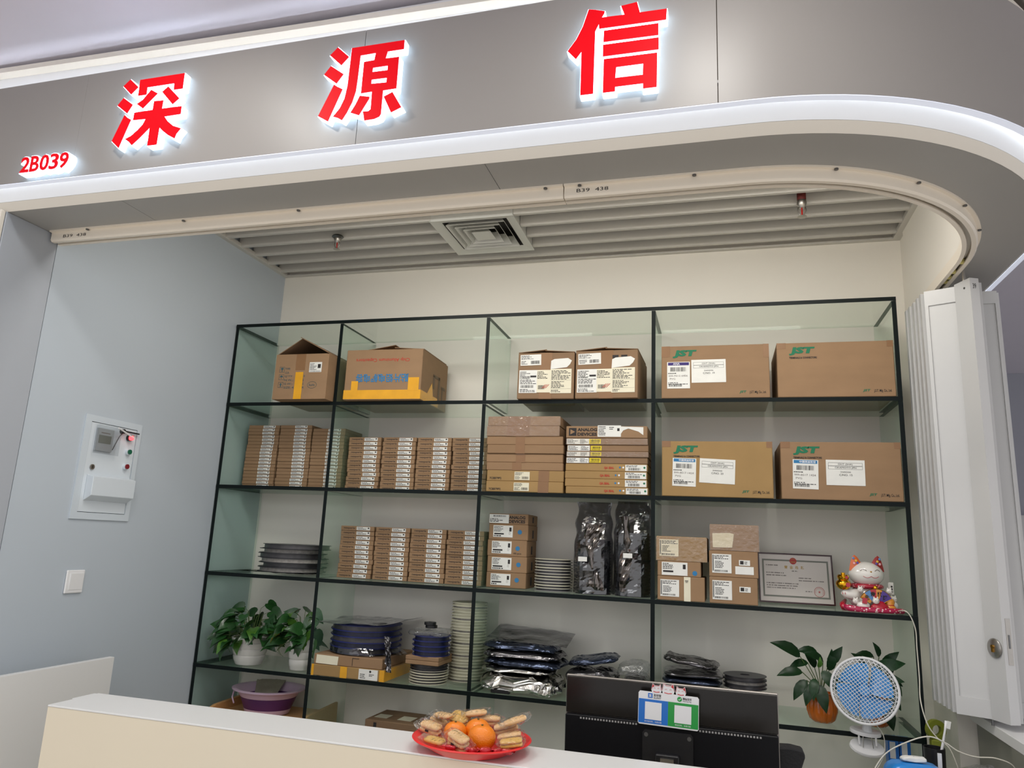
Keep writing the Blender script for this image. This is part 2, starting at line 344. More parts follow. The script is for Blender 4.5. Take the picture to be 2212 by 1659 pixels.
# mall beyond the doors
mw = MB(); mw.box(3.6, 9.0, 4.2, 4.3, 0, 3.234); tag(mw.build('wall_mall_far', 'mallwall'), 'grey wall of the mall beyond the doors', kind='structure')
tr = MB(); tr.box(3.6, 9, 4.12, 4.2, 1.62, 1.95); tr.box(3.6, 9, 4.10, 4.2, 1.58, 1.62); tag(tr.build('trim_9', 'alu'), 'pale band on the far mall wall', kind='structure')
mw = MB(); mw.box(3.49, 3.55, 0.075, 4.2, 0, 3.234); tag(mw.build('wall_right_outer', 'mallwall'), 'outer face of the right wall', kind='structure')
# ------------------------------------------------------------------ sign letters
LET = {
'shen':([0.6766, 2.8965],[[(-102,133),(-63,98),(-90,72),(-129,109)],[(-118,64),(-74,32),(-93,0),(-140,36)],[(-102,-3),(-87,-16),(-71,-25),(-104,-129),(-138,-99)],[(-61,125),(121,125),(122,66),(86,66),(84,91),(-25,91),(-24,63),(-59,63)],[(-7,80),(23,62),(-30,11),(-58,31),(-37,44)],[(62,83),(115,31),(90,11),(39,65)],[(12,34),(51,32),(50,1),(129,0),(130,-30),(66,-31),(81,-49),(107,-70),(140,-83),(125,-102),(120,-119),(90,-102),(69,-86),(52,-71),(52,-133),(14,-133),(12,-66),(-5,-83),(-26,-103),(-51,-124),(-64,-111),(-84,-97),(-61,-88),(-37,-70),(-20,-52),(-11,-31),(-63,-29),(-63,0),(12,1)]]),
'yuan':([1.4671, 2.8934],[[(-96,136),(-53,95),(-78,68),(-122,110)],[(-114,72),(-66,36),(-88,5),(-136,43)],[(-96,4),(-83,-6),(-64,-17),(-104,-124),(-141,-101)],[(-47,125),(133,125),(133,93),(79,93),(74,70),(119,69),(119,-40),(75,-41),(75,-120),(70,-129),(53,-135),(20,-136),(16,-117),(12,-104),(31,-105),(38,-100),(37,-40),(0,-41),(0,69),(35,70),(38,94),(-13,93),(-15,12),(-17,-30),(-26,-67),(-41,-101),(-56,-126),(-71,-116),(-89,-109),(-68,-83),(-55,-51),(-49,-9),(-48,51)],[(34,43),(83,43),(83,28),(33,29)],[(33,2),(83,1),(83,-14),(33,-12)],[(-3,-48),(31,-56),(31,-63),(1,-116),(-30,-103),(-15,-77)],[(107,-50),(141,-106),(107,-120),(78,-62)]]),
'xin':([2.25, 2.8878],[[(-81,138),(-60,133),(-34,124),(-35,117),(-42,105),(21,103),(11,133),(57,138),(65,103),(139,102),(137,67),(-50,69),(-51,83),(-60,63),(-62,-135),(-99,-135),(-99,2),(-114,-19),(-139,11),(-115,45),(-97,84)],[(-36,61),(116,60),(116,22),(-37,24)],[(-38,16),(117,15),(117,-23),(-38,-22)],[(-35,-30),(113,-32),(112,-138),(74,-138),(74,-122),(-1,-122),(-1,-136),(-36,-136)],[(1,-61),(74,-61),(73,-95),(-1,-94)]]),
}
lab = {'shen': 'red illuminated Chinese character sign, leftmost of three on the fascia', 'yuan': 'red illuminated Chinese character sign, middle of three on the fascia', 'xin': 'red illuminated Chinese character sign, rightmost and largest on the fascia'}
for k, (c, polys) in LET.items():
    t = thing('sign_letter', lab[k], 'sign', (c[0], -1.453, c[1]), group='illuminated sign characters')
    P = [[(x / 1000, z / 1000) for x, z in pl] for pl in polys]
    holes = {'yuan': [4, 5], 'xin': [4]}.get(k, [])
    def inside(i): return [P[h] for h in holes] if (k == 'yuan' and i == 3) or (k == 'xin' and i == 3) else []
    for i, pl in enumerate(P):
        if i in holes: continue
        ps = [pl] + inside(i)
        obj('glow_body', poly_mesh(ps, 0.026, 'glow_body', 'letterglow', offset=0.0015), t, (0, -0.026, 0))
        obj('red_face', poly_mesh(ps, 0.002, 'red_face', 'letterred', offset=-0.0005), t, (0, -0.0285, 0))
t = thing('suite_sign', 'small red illuminated unit number 2B039 at the fascia left end', 'sign', (0.161, -1.453, 2.717))
def text_poly(ch, m, depth, bold, W, H):
    cu = bpy.data.curves.new('t', 'FONT'); cu.body = ch; cu.size = 1; cu.resolution_u = 3; cu.extrude = depth / 2; cu.offset = bold
    o = bpy.data.objects.new('t', cu); COL.objects.link(o); dg = bpy.context.evaluated_depsgraph_get(); dg.update()
    me = bpy.data.meshes.new_from_object(o.evaluated_get(dg)); bpy.data.objects.remove(o)
    xs = [v.co.x for v in me.vertices]; ys = [v.co.y for v in me.vertices]; x0, y0 = min(xs), min(ys); w_, h_ = max(xs) - x0, max(ys) - y0
    for v in me.vertices: v.co = ((v.co.x - x0) / w_ * W, depth / 2 - v.co.z, (v.co.y - y0) / h_ * H)
    me.materials.clear(); me.materials.append(M[m]); return me
for i, ch in enumerate('2B039'):
    x = 0.0 + i * 0.0425
    obj('glow_body', text_poly(ch, 'letterglow', 0.030, 0.05, 0.045, 0.066), t, (x - 0.0035, -0.030, -0.004))
    obj('red_face', text_poly(ch, 'letterred', 0.002, 0.022, 0.039, 0.060), t, (x - 0.0005, -0.0325, -0.001))
# ------------------------------------------------------------------ glass shelving
XS = [0.0, 0.631, 1.431, 2.230, 3.235]
ZS = [2.61, 2.177, 1.744, 1.307, 0.866, 0.433, 0.012]
TH = 0.009      # half glass thickness
DEP = 0.383
sh = thing('glass_shelf_unit', 'large green-tinted glass shelving unit filling the back wall', 'shelving', (0, 0, 0))
def pane(x0, x1, y0, y1, z0, z1, name):
    b = MB(); b.box(x0, x1, y0, y1, z0, z1)
    dims = (x1 - x0, z1 - z0); b.m = [0] * 6
    thin = 0 if dims[0] < 0.05 else 2
    b.m[2] = 1                                   # front edge
    if thin == 2: b.m[3] = 1; b.m[5] = 1
    else: b.m[0] = 1; b.m[1] = 1
    return b.build(name, ['glass', 'glassedge'], sh, recalc=False)
for z in ZS: pane(XS[0] - TH, XS[-1] + TH, 0, DEP, z - TH, z + TH, 'shelf_pane')
for i, x in enumerate(XS):
    for j in range(6): pane(x - TH, x + TH, 0.0015, DEP, ZS[j + 1] + TH + 0.0002, ZS[j] - TH - 0.0002, 'upright_pane')
# ------------------------------------------------------------------ counter, side panel, ledge
M['counter_top'] = mat('counter_top', S(224, 224, 222), 0.32)
M['counter_front'] = mat('counter_front', S(226, 215, 192), 0.4, var=0.015, vscale=2)
ct = thing('reception_counter', 'white topped reception counter with cream front in the foreground', 'counter', (0.595, -1.412, 0))
b = MB(); b.box(0, 2.05, 0, 0.187, 0.995, 1.0); b.build('counter_top', 'counter_top', ct, bevel=0.001)
b = MB(); b.box(0.001, 2.05, 0.001, 0.03, 0.0, 0.9945); b.build('front_panel', 'counter_front', ct)
b = MB(); b.box(0.001, 0.03, 0.0305, 0.18, 0.0, 0.9945); b.build('side_panel', 'counter_front', ct)
b = MB(); b.box(-0.014, -0.0005, 0.10, 0.185, 0.960, 0.9985); b.build('corner_block', 'counter_top', ct)
fp = tag(MB().box(0.14, 0.165, -1.42, -0.71, 0.0, 1.008).build('partition_panel', 'counter_top', bevel=0.001), 'low white partition panel standing by the left wall', 'panel')
M['ledge_panel'] = mat('ledge_panel', S(126, 126, 116), 0.4, var=0.03)
lg = thing('side_ledge', 'white ledge on a low wall under the folded doors', 'ledge', (3.40, -0.9, 0))
b = MB(); b.box(0.0, 0.30, 0, 0.92, 0.955, 0.99); b.build('ledge_top', 'counter_top', lg, bevel=0.0015)
b = MB(); b.box(0.02, 0.27, 0.52, 0.92, 0.0, 0.9545); b.build('low_wall', 'ledge_panel', lg)
b = MB(); b.box(0.0, 0.025, 0.0, 0.515, 0.0, 0.9545); b.build('side_panel', 'ledge_panel', lg)
# ------------------------------------------------------------------ cartons
M['card'] = mat('cardboard', S(148, 119, 90), 0.75, var=0.07, vscale=7, rnd=0.05, stretch=(1, 1, 2.5), spec=0.25)
M['card_dark'] = mat('cardboard_dark', S(138, 111, 85), 0.75, var=0.07, vscale=7, rnd=0.05, spec=0.25)
M['card_yellow'] = mat('cardboard_yellow', S(158, 128, 84), 0.72, var=0.07, vscale=7, rnd=0.05, spec=0.25)
M['card_in'] = mat('cardboard_inside', S(112, 82, 58), 0.85, var=0.05)
M['tape_brown'] = mat('brown_tape', S(136, 100, 66), 0.28, var=0.06, vscale=20)
M['tape_yellow'] = mat('yellow_tape', S(222, 160, 26), 0.25, var=0.10, vscale=14, bump=0.15, bscale=18)
M['tape_clear'] = clear_mat('clear_tape', (0.97, 0.95, 0.92, 1), 0.12, 0.5, bump=0.4, bscale=40, min_refl=0.03)
M['paper'] = mat('label_paper', S(226, 226, 220), 0.6, var=0.03, vscale=20)
M['paper_cream'] = mat('label_paper_cream', S(226, 220, 196), 0.6, var=0.03, vscale=20)
M['green_ink'] = mat('green_ink', S(22, 112, 78), 0.7)
M['red_ink'] = mat('red_ink', S(186, 52, 40), 0.7)
M['blue_ink'] = mat('blue_ink', S(44, 118, 168), 0.7)
M['teal_ink'] = mat('teal_ink', S(52, 84, 92), 0.7)
M['purple_ink'] = mat('purple_ink', S(58, 44, 112), 0.7)
M['yellow_label'] = mat('yellow_label', S(226, 202, 30), 0.5)
M['white_ink'] = mat('white_ink', S(235, 235, 235), 0.6)
M['grey_ink'] = mat('grey_ink', S(120, 112, 108), 0.7)
_lm = {}
def label_mesh(w_, h_, items, seed, paper='paper', extra=()):
    key = (round(w_, 4), round(h_, 4), str(items), seed, paper, tuple(extra))
    if key in _lm: return _lm[key]
    rr = random.Random(seed); b = MB(); b.box(0, w_, -0.0003, 0.0004, 0, h_, 0)
    def q(x0, x1, z0, z1, m=1): b.quad((x0, -0.0006, z0), (x1, -0.0006, z0), (x1, -0.0006, z1), (x0, -0.0006, z1), m)
    for it in items:
        k, x0, x1, z0, z1 = it[:5]; x0 *= w_; x1 *= w_; z0 *= h_; z1 *= h_
        if k == 'bars':
            x = x0
            while x < x1:
                t = (x1 - x0) / 26 * rr.choice((0.5, 0.8, 1.2)); q(x, min(x + t, x1), z0, z1); x += t + (x1 - x0) / 26 * rr.choice((0.5, 0.7, 1.0))
        elif k == 'rows':
            n = it[5]; hh = (z1 - z0) / n
            for i in range(n):
                zz = z1 - (i + 1) * hh; x = x0; end = x0 + (x1 - x0) * rr.uniform(0.45, 1.0)
                while x < end:
                    L = (x1 - x0) * rr.uniform(0.05, 0.2); q(x, min(x + L, x1), zz + hh * 0.22, zz + hh * 0.72); x += L + (x1 - x0) * 0.035
        elif k == 'fill': q(x0, x1, z0, z1, it[5] if len(it) > 5 else 1)
        elif k == 'line': q(x0, x1, z0, z0 + 0.0006)
        elif k == 'rect':
            t = 0.0008
            q(x0, x1, z0, z0 + t); q(x0, x1, z1 - t, z1); q(x0, x0 + t, z0, z1); q(x1 - t, x1, z0, z1)
        elif k == 'circle':
            n = 14; o = len(b.v); cx, cz, r_ = (x0 + x1) / 2, (z0 + z1) / 2, (x1 - x0) / 2
            b.add([(cx + r_ * math.cos(2 * math.pi * i / n), -0.0006, cz + r_ * math.sin(2 * math.pi * i / n)) for i in range(n)], [tuple(range(n))], it[5] if len(it) > 5 else 1)
    me = b.mesh('label', [paper, 'ink'] + list(extra), recalc=False); _lm[key] = me
    return me
def lbl(parent, x0, x1, z0, z1, items, seed=1, paper='paper', y=-0.0012, rot=0.0, name='label', extra=()):
    return obj(name, label_mesh(x1 - x0, z1 - z0, items, seed, paper, extra), parent, (x0, y, z0), (0, rot, 0))
def strip(parent, x0, x1, y0, y1, z0, z1, m, name='tape'): return MB().box(x0, x1, y0, y1, z0, z1).build(name, m, parent)
def carton(name, label, loc, w_, d, h, rz=0.0, m='card', group=None, bevel=0.0025, cat='box'):
    t = thing(name, label, cat, loc, rz, group)
    MB().box(0, w_, 0, d, 0, h).build('carton_body', m, t, bevel=bevel)
    MB().box(0.001, w_ - 0.001, d / 2 - 0.001, d / 2 + 0.001, h - 0.0005, h + 0.0006).build('flap_seam', 'card_in', t)
    return t
SHIP = [('rows', 0.05, 0.6, 0.62, 0.95, 5), ('fill', 0.62, 0.95, 0.68, 0.76), ('rows', 0.06, 0.95, 0.38, 0.6, 4), ('bars', 0.1, 0.8, 0.22, 0.34), ('rows', 0.06, 0.9, 0.03, 0.18, 3)]
SHIP2 = [('rows', 0.05, 0.95, 0.55, 0.95, 8), ('line', 0.02, 0.98, 0.53, 0.53), ('rows', 0.05, 0.75, 0.2, 0.5, 6), ('line', 0.02, 0.98, 0.18, 0.18), ('rows', 0.05, 0.5, 0.03, 0.15, 2)]
BAR = [('rows', 0.04, 0.62, 0.55, 0.94, 4), ('bars', 0.5, 0.92, 0.12, 0.42), ('rows', 0.04, 0.42, 0.08, 0.45, 3)]
Z1, Z2, Z3, Z4, Z5 = 2.187, 1.754, 1.317, 0.876, 0.443
# -- top row
t = thing('open_carton', 'open cardboard carton with peaked flaps, leftmost on the top shelf', 'box', (0.313, -0.072, Z1))
W_, D_, H_ = 0.304, 0.36, 0.235
b = MB(); b.box(0, W_, 0, 0.005, 0, H_); b.box(0, W_, D_ - 0.005, D_, 0, H_); b.box(0, 0.005, 0.005, D_ - 0.005, 0, H_); b.box(W_ - 0.005, W_, 0.005, D_ - 0.005, 0, H_); b.box(0.005, W_ - 0.005, 0.005, D_ - 0.005, 0, 0.005)
b.build('carton_body', 'card', t)
for s_, n_ in ((0, 'flap'), (1, 'flap')):
    x0 = 0 if s_ == 0 else W_; xm = 0.135
    f = MB(); f.prism([(x0, H_), (xm, H_ + 0.085), (xm, H_ + 0.089), (x0, H_ + 0.005)], 0.012 - 0.02 * s_, D_ - 0.01, 'y'); f.build('flap', 'card_dark', t)
f = MB(); f.prism([(0.004, H_ - 0.002), (0.10, H_ - 0.03), (0.10, H_ - 0.027), (0.004, H_ + 0.001)], 0.01, W_ - 0.01, 'x'); f.build('flap', 'card_in', t)
strip(t, 0.118, 0.172, -0.001, 0.0, H_ - 0.085, H_ + 0.0, 'tape_brown'); strip(t, 0.122, 0.166, -0.0014, -0.0004, 0.0, 0.14, 'tape_yellow', 'yellow_tape')
lbl(t, 0.198, 0.268, 0.138, 0.19, [('rows', 0.05, 0.6, 0.2, 0.9, 6), ('fill', 0.68, 0.92, 0.4, 0.8), ('rows', 0.05, 0.95, 0.04, 0.14, 1)], 3)
for i, s_ in enumerate(('TYPE:', 'CLR:', "Q'TY:      PCS", 'N.W.:     KG', 'G.W.:      KG', 'SIZE: 42X30X')):
    txt(t, s_, 0.06, 0.06 + (0.03, 0.025, 0.118, 0.112, 0.112, 0.118)[i], 0.152 - i * 0.0195, 0.163 - i * 0.0195, 'teal_ink')
for i in range(3):
    b = MB(); z0 = 0.14 - i * 0.04; y = -0.0008
    for a in ((0.027, 0.055, z0, z0 + 0.0012), (0.027, 0.055, z0 + 0.028, z0 + 0.0292), (0.027, 0.0282, z0, z0 + 0.029), (0.0538, 0.055, z0, z0 + 0.029)): b.box(a[0], a[1], y, y + 0.0006, a[2], a[3])
    cx, cz = 0.041, z0 + 0.0146
    if i == 0: b.prism([(cx - 0.008, cz + 0.010), (cx + 0.008, cz + 0.010), (cx + 0.006, cz), (cx + 0.0015, cz - 0.002), (cx + 0.0015, cz - 0.007), (cx + 0.006, cz - 0.010), (cx - 0.006, cz - 0.010), (cx - 0.0015, cz - 0.007), (cx - 0.0015, cz - 0.002), (cx - 0.006, cz)], y, y + 0.0006)
    elif i == 1: b.prism([(cx - 0.010, cz), (cx - 0.006, cz + 0.007), (cx, cz + 0.010), (cx + 0.006, cz + 0.007), (cx + 0.010, cz), (cx + 0.001, cz + 0.001), (cx + 0.001, cz - 0.010), (cx - 0.001, cz - 0.010), (cx - 0.001, cz + 0.001)], y, y + 0.0006)
    else: b.prism([(cx, cz + 0.010), (cx + 0.008, cz + 0.001), (cx + 0.003, cz + 0.001), (cx + 0.003, cz - 0.010), (cx - 0.003, cz - 0.010), (cx - 0.003, cz + 0.001), (cx - 0.008, cz + 0.001)], y, y + 0.0006)
    b.build('handling_mark', 'teal_ink', t)
b = MB(); b.tube([(0.222 + 0.026 * math.cos(a * math.pi / 12), -0.0004, 0.072 + 0.017 * math.sin(a * math.pi / 12)) for a in range(24)], 0.0008, 4, closed=True); b.build('oval_mark', 'teal_ink', t)
txt(t, 'RoHs', 0.206, 0.238, 0.066, 0.078, 'teal_ink')
# capacitor carton
t = carton('capacitor_carton', 'wide cardboard carton with upside-down red and blue print and yellow tape', (0.697, -0.035, Z1), 0.412, 0.37, 0.258, R(1.0))
f = MB(); f.prism([(0.03, 0.259), (0.24, 0.292), (0.24, 0.295), (0.03, 0.262)], 0.05, 0.33, 'y'); f.build('flap', 'card_dark', t)
f = MB(); f.prism([(0.41, 0.259), (0.25, 0.270), (0.25, 0.273), (0.41, 0.262)], 0.02, 0.35, 'y'); f.build('flap', 'card_dark', t)
txt(t, 'Chip Aluminum Capacitors', 0.055, 0.345, 0.194, 0.216, 'red_ink', bold=0.005, flip=True)
txt(t, '贴片铝电解电容', 0.06, 0.345, 0.088, 0.132, 'blue_ink', bold=0.02, flip=True)
b = MB(); b.box(-0.001, 0.413, -0.001, -0.0003, 0.004, 0.05); b.box(0.0385, 0.075, -0.0016, -0.0009, 0.02, 0.096); b.build('yellow_tape', 'tape_yellow', t)
b = MB(); b.box(0.345, 0.402, -0.0016, -0.0009, 0.045, 0.112); b.build('yellow_tape', 'tape_yellow', t)
b = MB(); b.box(0.4123, 0.413, 0.0, 0.25, 0.004, 0.05); b.prism([(0.09, 0.05), (0.15, 0.115), (0.17, 0.05)], 0.4123, 0.413, 'x'); b.build('yellow_tape', 'tape_yellow', t)
M['side_print'] = mat('side_print', S(118, 100, 80), 0.8)
b = MB()
for a in ((0.16, 0.185, 0.09, 0.16), (0.16, 0.26, 0.15, 0.165), (0.235, 0.26, 0.03, 0.165), (0.29, 0.31, 0.03, 0.12), (0.28, 0.34, 0.11, 0.125)): b.box(0.4128, 0.4134, a[0], a[1], a[2], a[3])
b.build('side_print', 'side_print', t)
# two shipping cartons
for i, (x, y, w_, h_, rz, lb) in enumerate(((1.598, -0.02, 0.270, 0.222, 1.5, 'square cardboard carton with white shipping labels, left of the pair on top shelf'), (1.874, -0.012, 0.288, 0.226, -1.5, 'square cardboard carton with white shipping labels, right of the pair on top shelf'))):
    t = carton('shipping_carton', lb, (x, y, Z1), w_, 0.34, h_, R(rz), 'card_dark', 'shipping cartons on the top shelf')
    f = MB(); f.prism([(0.0, h_ + 0.001), (w_ * 0.5, h_ + 0.014), (w_ * 0.5, h_ + 0.017), (0.0, h_ + 0.004)], 0.002, 0.3, 'y'); f.prism([(w_, h_ + 0.001), (w_ * 0.48, h_ + 0.010), (w_ * 0.48, h_ + 0.013), (w_, h_ + 0.004)], 0.002, 0.3, 'y'); f.build('top_flaps', 'card_dark', t)
    k = w_ / 0.27
    strip(t, 0.105 * k, 0.165 * k, -0.0008, -0.0002, 0.0, h_, 'tape_brown')
    lbl(t, 0.012 * k, 0.112 * k, 0.16, 0.212, BAR, 11 + i, rot=R(-1.5))
    lbl(t, 0.008 * k, 0.095 * k, 0.028, 0.138, SHIP, 21 + i); txt(t, 'FCA_07', 0.026 * k, 0.058 * k, 0.096, 0.104, y=-0.0026)
    lbl(t, 0.094 * k, 0.158 * k, 0.030, 0.138, [('rows', 0.03, 0.9, 0.6, 0.95, 6), ('bars', 0.1, 0.6, 0.14, 0.32)], 31 + i, 'paper_cream', y=-0.0014)
    lbl(t, 0.158 * k, 0.258 * k, 0.026, 0.142, SHIP2, 41 + i, 'paper_cream', y=-0.0016); 
    b = MB()
    for u in range(5):
        for v in range(5):
            if (u * 7 + v * 5 + u * v) % 3: b.box((0.212 + u * 0.0045) * k, (0.2155 + u * 0.0045) * k, -0.0027, -0.0023, 0.036 + v * 0.0045, 0.0395 + v * 0.0045)
    lp = MB(); lp.prism([(0.158 * k, 0.142), (0.16 * k, 0.182), (0.175 * k, 0.19), (0.24 * k, 0.194), (0.258 * k, 0.182), (0.25 * k, 0.165), (0.235 * k, 0.15), (0.20 * k, 0.146)], -0.0016, -0.0009); lp.build('torn_label', 'paper', t)
    b = MB()
    for dx in (0, 0.008, 0.016): b.prism([((0.118 + dx) * k, 0.05), ((0.121 + dx) * k, 0.05), ((0.138 + dx) * k, 0.068), ((0.135 + dx) * k, 0.068)], -0.0026, -0.0021)
    b.build('red_stamp', 'red_ink', t)
    if i == 1:
        b = MB(); b.box(0.172, 0.200, -0.0012, -0.0006, 0.186, 0.202); b.build('handling_mark', 'ink', t); b = MB(); b.box(0.212, 0.240, -0.0012, -0.0006, 0.186, 0.202); b.build('handling_mark', 'ink', t)
# four connector cartons
def connector(x, y, z, rz, lb, m, airway, cno, sub, gx=0.05, sm=0.006):
    t = carton('connector_carton', lb, (x, y, z), 0.462, 0.34, 0.241, R(rz), m, 'connector cartons at the right')
    txt(t, 'JST', gx, gx + 0.105, 0.185, 0.222, 'green_ink', bold=0.06, shear=0.14)
    if sub: txt(t, 'TERMINALS & CONNECTORS', gx, gx + 0.112, 0.170, 0.1785, bold=0.03)
    txt(t, 'JST', 0.335, 0.365, 0.020, 0.032, 'green_ink', bold=0.03, shear=0.2); txt(t, 'J.S.T. Mfg. Co., Ltd.', 0.378, 0.446, 0.017, 0.031, bold=0.01)
    strip(t, 0.0, 0.038, -0.0007, -0.0001, 0.19 if airway == 'purple_ink' else 0.215, 0.2412, 'tape_brown', 'corner_tape'); strip(t, 0.438, 0.462, -0.0007, -0.0001, 0.18 if airway == 'purple_ink' else 0.215, 0.2412, 'tape_brown', 'corner_tape')
    if airway:
        lw = 0.10; x0 = gx - 0.025 if airway == 'purple_ink' else gx - 0.006
        q = obj('airway_label', label_mesh(lw, 0.122, [('fill', 0.04, 0.96, 0.87, 0.98, 2), ('bars', 0.15, 0.82, 0.64, 0.8), ('rows', 0.05, 0.9, 0.14, 0.24, 2), ('bars', 0.08, 0.66, 0.07, 0.16), ('rows', 0.04, 0.5, 0.54, 0.6, 1)], 5, 'paper', (airway,)), t, (x0, -0.0012, 0.045), (0, R(0 if airway == 'purple_ink' else 1.5), 0))
        txt(q, 'ANA' if airway == 'purple_ink' else '中国货运航空', 0.026, 0.056 if airway == 'purple_ink' else 0.09, 0.1085, 0.1175, 'white_ink', y=-0.0009, bold=0.02)
        txt(q, '205-9312 6456' if airway == 'purple_ink' else '999-8517 1424', 0.006, 0.09, 0.054, 0.062, 'grey_ink', y=-0.0009); txt(q, 'PVG', 0.012, 0.036, 0.040, 0.048, 'grey_ink', y=-0.0009)
        x0 = gx + 0.082 if airway == 'purple_ink' else gx + 0.108
        if cno == '15': x0 = gx + 0.125
        q = obj('consignee_label', label_mesh(0.148, 0.105, [('rect', 0.06, 0.94, 0.76, 0.89), ('rect', 0.06, 0.94, 0.63, 0.76)], 9), t, (x0, -0.0012, 0.070 if airway == 'purple_ink' else 0.062), (0, R({'20': 2.5, '15': 0.6}.get(cno, -0.4)), 0))
        txt(q, 'OHT (SHA)', 0.046, 0.102, 0.082, 0.0905, y=-0.0009); txt(q, 'OKAMOTO JPN', 0.034, 0.116, 0.068, 0.0765, y=-0.0009); txt(q, 'SHANGHAI', 0.055, 0.094, 0.052, 0.058, y=-0.0009); txt(q, 'C/NO. ' + cno, 0.050, 0.100, 0.039, 0.047, y=-0.0009)
    return t
connector(2.266, 0.003, Z1, 0, 'cardboard connector carton with purple airway label, left one on the top shelf', 'card', 'purple_ink', '19', False)
connector(2.760, 0.003, Z1, 0, 'cardboard connector carton without any white labels, right one on the top shelf', 'card', None, '', True)
connector(2.268, 0.004, Z2, 0.3, 'yellowish connector carton with blue airway label, left one on second shelf', 'card_yellow', 'blue_ink', '20', True)
connector(2.762, 0.004, Z2, 0, 'cardboard connector carton with blue airway label, right one on second shelf', 'card', 'blue_ink', '15', True)
# ------------------------------------------------------------------ slim reel cartons in stacks
def slim_proto(w_, d, h, lettered):
    t = thing('reel_carton', 'x', 'box')
    b = MB(); b.box(0, w_, 0, d, 0, h); b.build('carton_body', 'card', t, bevel=0.0012)
    if lettered:
        txt(t, 'nexperia', 0.016, 0.078, h * 0.24, h * 0.76, y=-0.0006, bold=0.012)
        obj('label', label_mesh(0.074, h * 0.72, [('bars', 0.08, 0.72, 0.15, 0.5), ('rows', 0.05, 0.75, 0.6, 0.9, 1), ('fill', 0.84, 0.94, 0.45, 0.85)], 77), t, (0.088, -0.0006, h * 0.14))
    else:
        obj('label', label_mesh(0.074, h * 0.74, [('bars', 0.08, 0.72, 0.15, 0.5), ('rows', 0.05, 0.75, 0.6, 0.9, 1), ('fill', 0.84, 0.94, 0.45, 0.85)], 77), t, (0.09, -0.0006, h * 0.13))
    return t
def stacks(xs, y, z, n, h, w_, lettered, desc, group):
    proto = slim_proto(w_ - 0.005, 0.188, h - 0.0006, lettered); first = True; rr = random.Random(len(desc))
    for x, nn, ds in zip(xs, n, desc):
        off = 0
        for k in range(nn):
            o = proto if first else copy_tree(proto); first = False
            if rr.random() < 0.25: off = rr.uniform(-0.003, 0.003)
            o.location = (x + off + rr.uniform(-0.001, 0.001) + 0.004, y + rr.uniform(0, 0.006), z + k * h + 0.0002); o.rotation_euler = (0, 0, R(rr.uniform(-0.5, 0.5)))
            o['label'] = 'slim brown reel carton, %s in the %s' % (ORD[nn - 1 - k], ds); o['group'] = group; o['category'] = 'box'
stacks([0.020, 0.222, 0.420], 0.165, Z2, [19, 19, 18], 0.0178, 0.196, False, ['leftmost unlettered stack on second shelf', 'middle unlettered stack on second shelf', 'rightmost unlettered stack on second shelf'], 'unlettered reel cartons stacked on the second shelf')
sd = ['leftmost', 'second', 'third', 'rightmost']
stacks([0.654, 0.847, 1.039, 1.229], 0.14, Z2, [12, 12, 12, 12], 0.0226, 0.187, True, ['%s lettered stack on second shelf' % s_ for s_ in sd], 'lettered reel cartons on the second shelf')
stacks([0.654, 0.847, 1.039, 1.229], 0.14, Z3, [11, 11, 11, 11], 0.0232, 0.189, True, ['%s lettered stack on third shelf' % s_ for s_ in sd], 'lettered reel cartons on the third shelf')
# ------------------------------------------------------------------ flat cartons, column three
I = [(1.754, 0.050, 'bottom', 1), (1.8045, 0.050, 'seventh from top', 1), (1.855, 0.0365, 'sixth from top', 0), (1.892, 0.0405, 'fifth from top', 0), (1.933, 0.0405, 'fourth from top', 0), (1.974, 0.040, 'third from top', 0), (2.0145, 0.0485, 'second from top, wrapped in film', 2), (2.0635, 0.0465, 'topmost, wrapped in film', 2)]
rr = random.Random(5)
for k, (z, h, o_, ty) in enumerate(I):
    w_ = 0.352 if ty == 2 else 0.368
    t = carton('flat_carton', 'flat cardboard carton, %s in the left stack on second shelf' % o_, (1.452 + rr.uniform(-0.003, 0.004) + (0.004 if ty == 1 else 0), 0.01 + rr.uniform(-0.002, 0.006), z), w_, 0.35, h, 0, 'card_yellow' if ty == 1 else 'card', 'flat cartons in the left stack of column three')
    if ty == 1:
        txt(t, '7CBB79P2', 0.014, 0.072, 0.008, 0.018, bold=0.01); lbl(t, 0.135, 0.208, 0.006, 0.044, BAR, 61 + k, 'paper_cream'); strip(t, 0.25, 0.30, -0.0007, -0.0002, 0, h, 'tape_brown')
    elif ty == 0: x = 0.125 + rr.uniform(0, 0.03); strip(t, x, x + 0.045, -0.0007, -0.0002, 0, h, 'tape_brown')
    else: strip(t, 0.10, 0.21, -0.0006, -0.0001, 0, h, 'tape_brown'); b = MB(); b.box(-0.0015, w_ + 0.0015, -0.0022, -0.0012, 0.001, h - 0.001); b.build('clear_film', 'tape_clear', t)
J = [(1.754, 0.0325, 3), (1.787, 0.0350, 3), (1.8225, 0.0345, 3), (1.8575, 0.0335, 3), (1.8915, 0.0290, 2), (1.921, 0.0255, 2), (1.947, 0.0290, 2), (1.9765, 0.0300, 2), (2.007, 0.055, 1)]
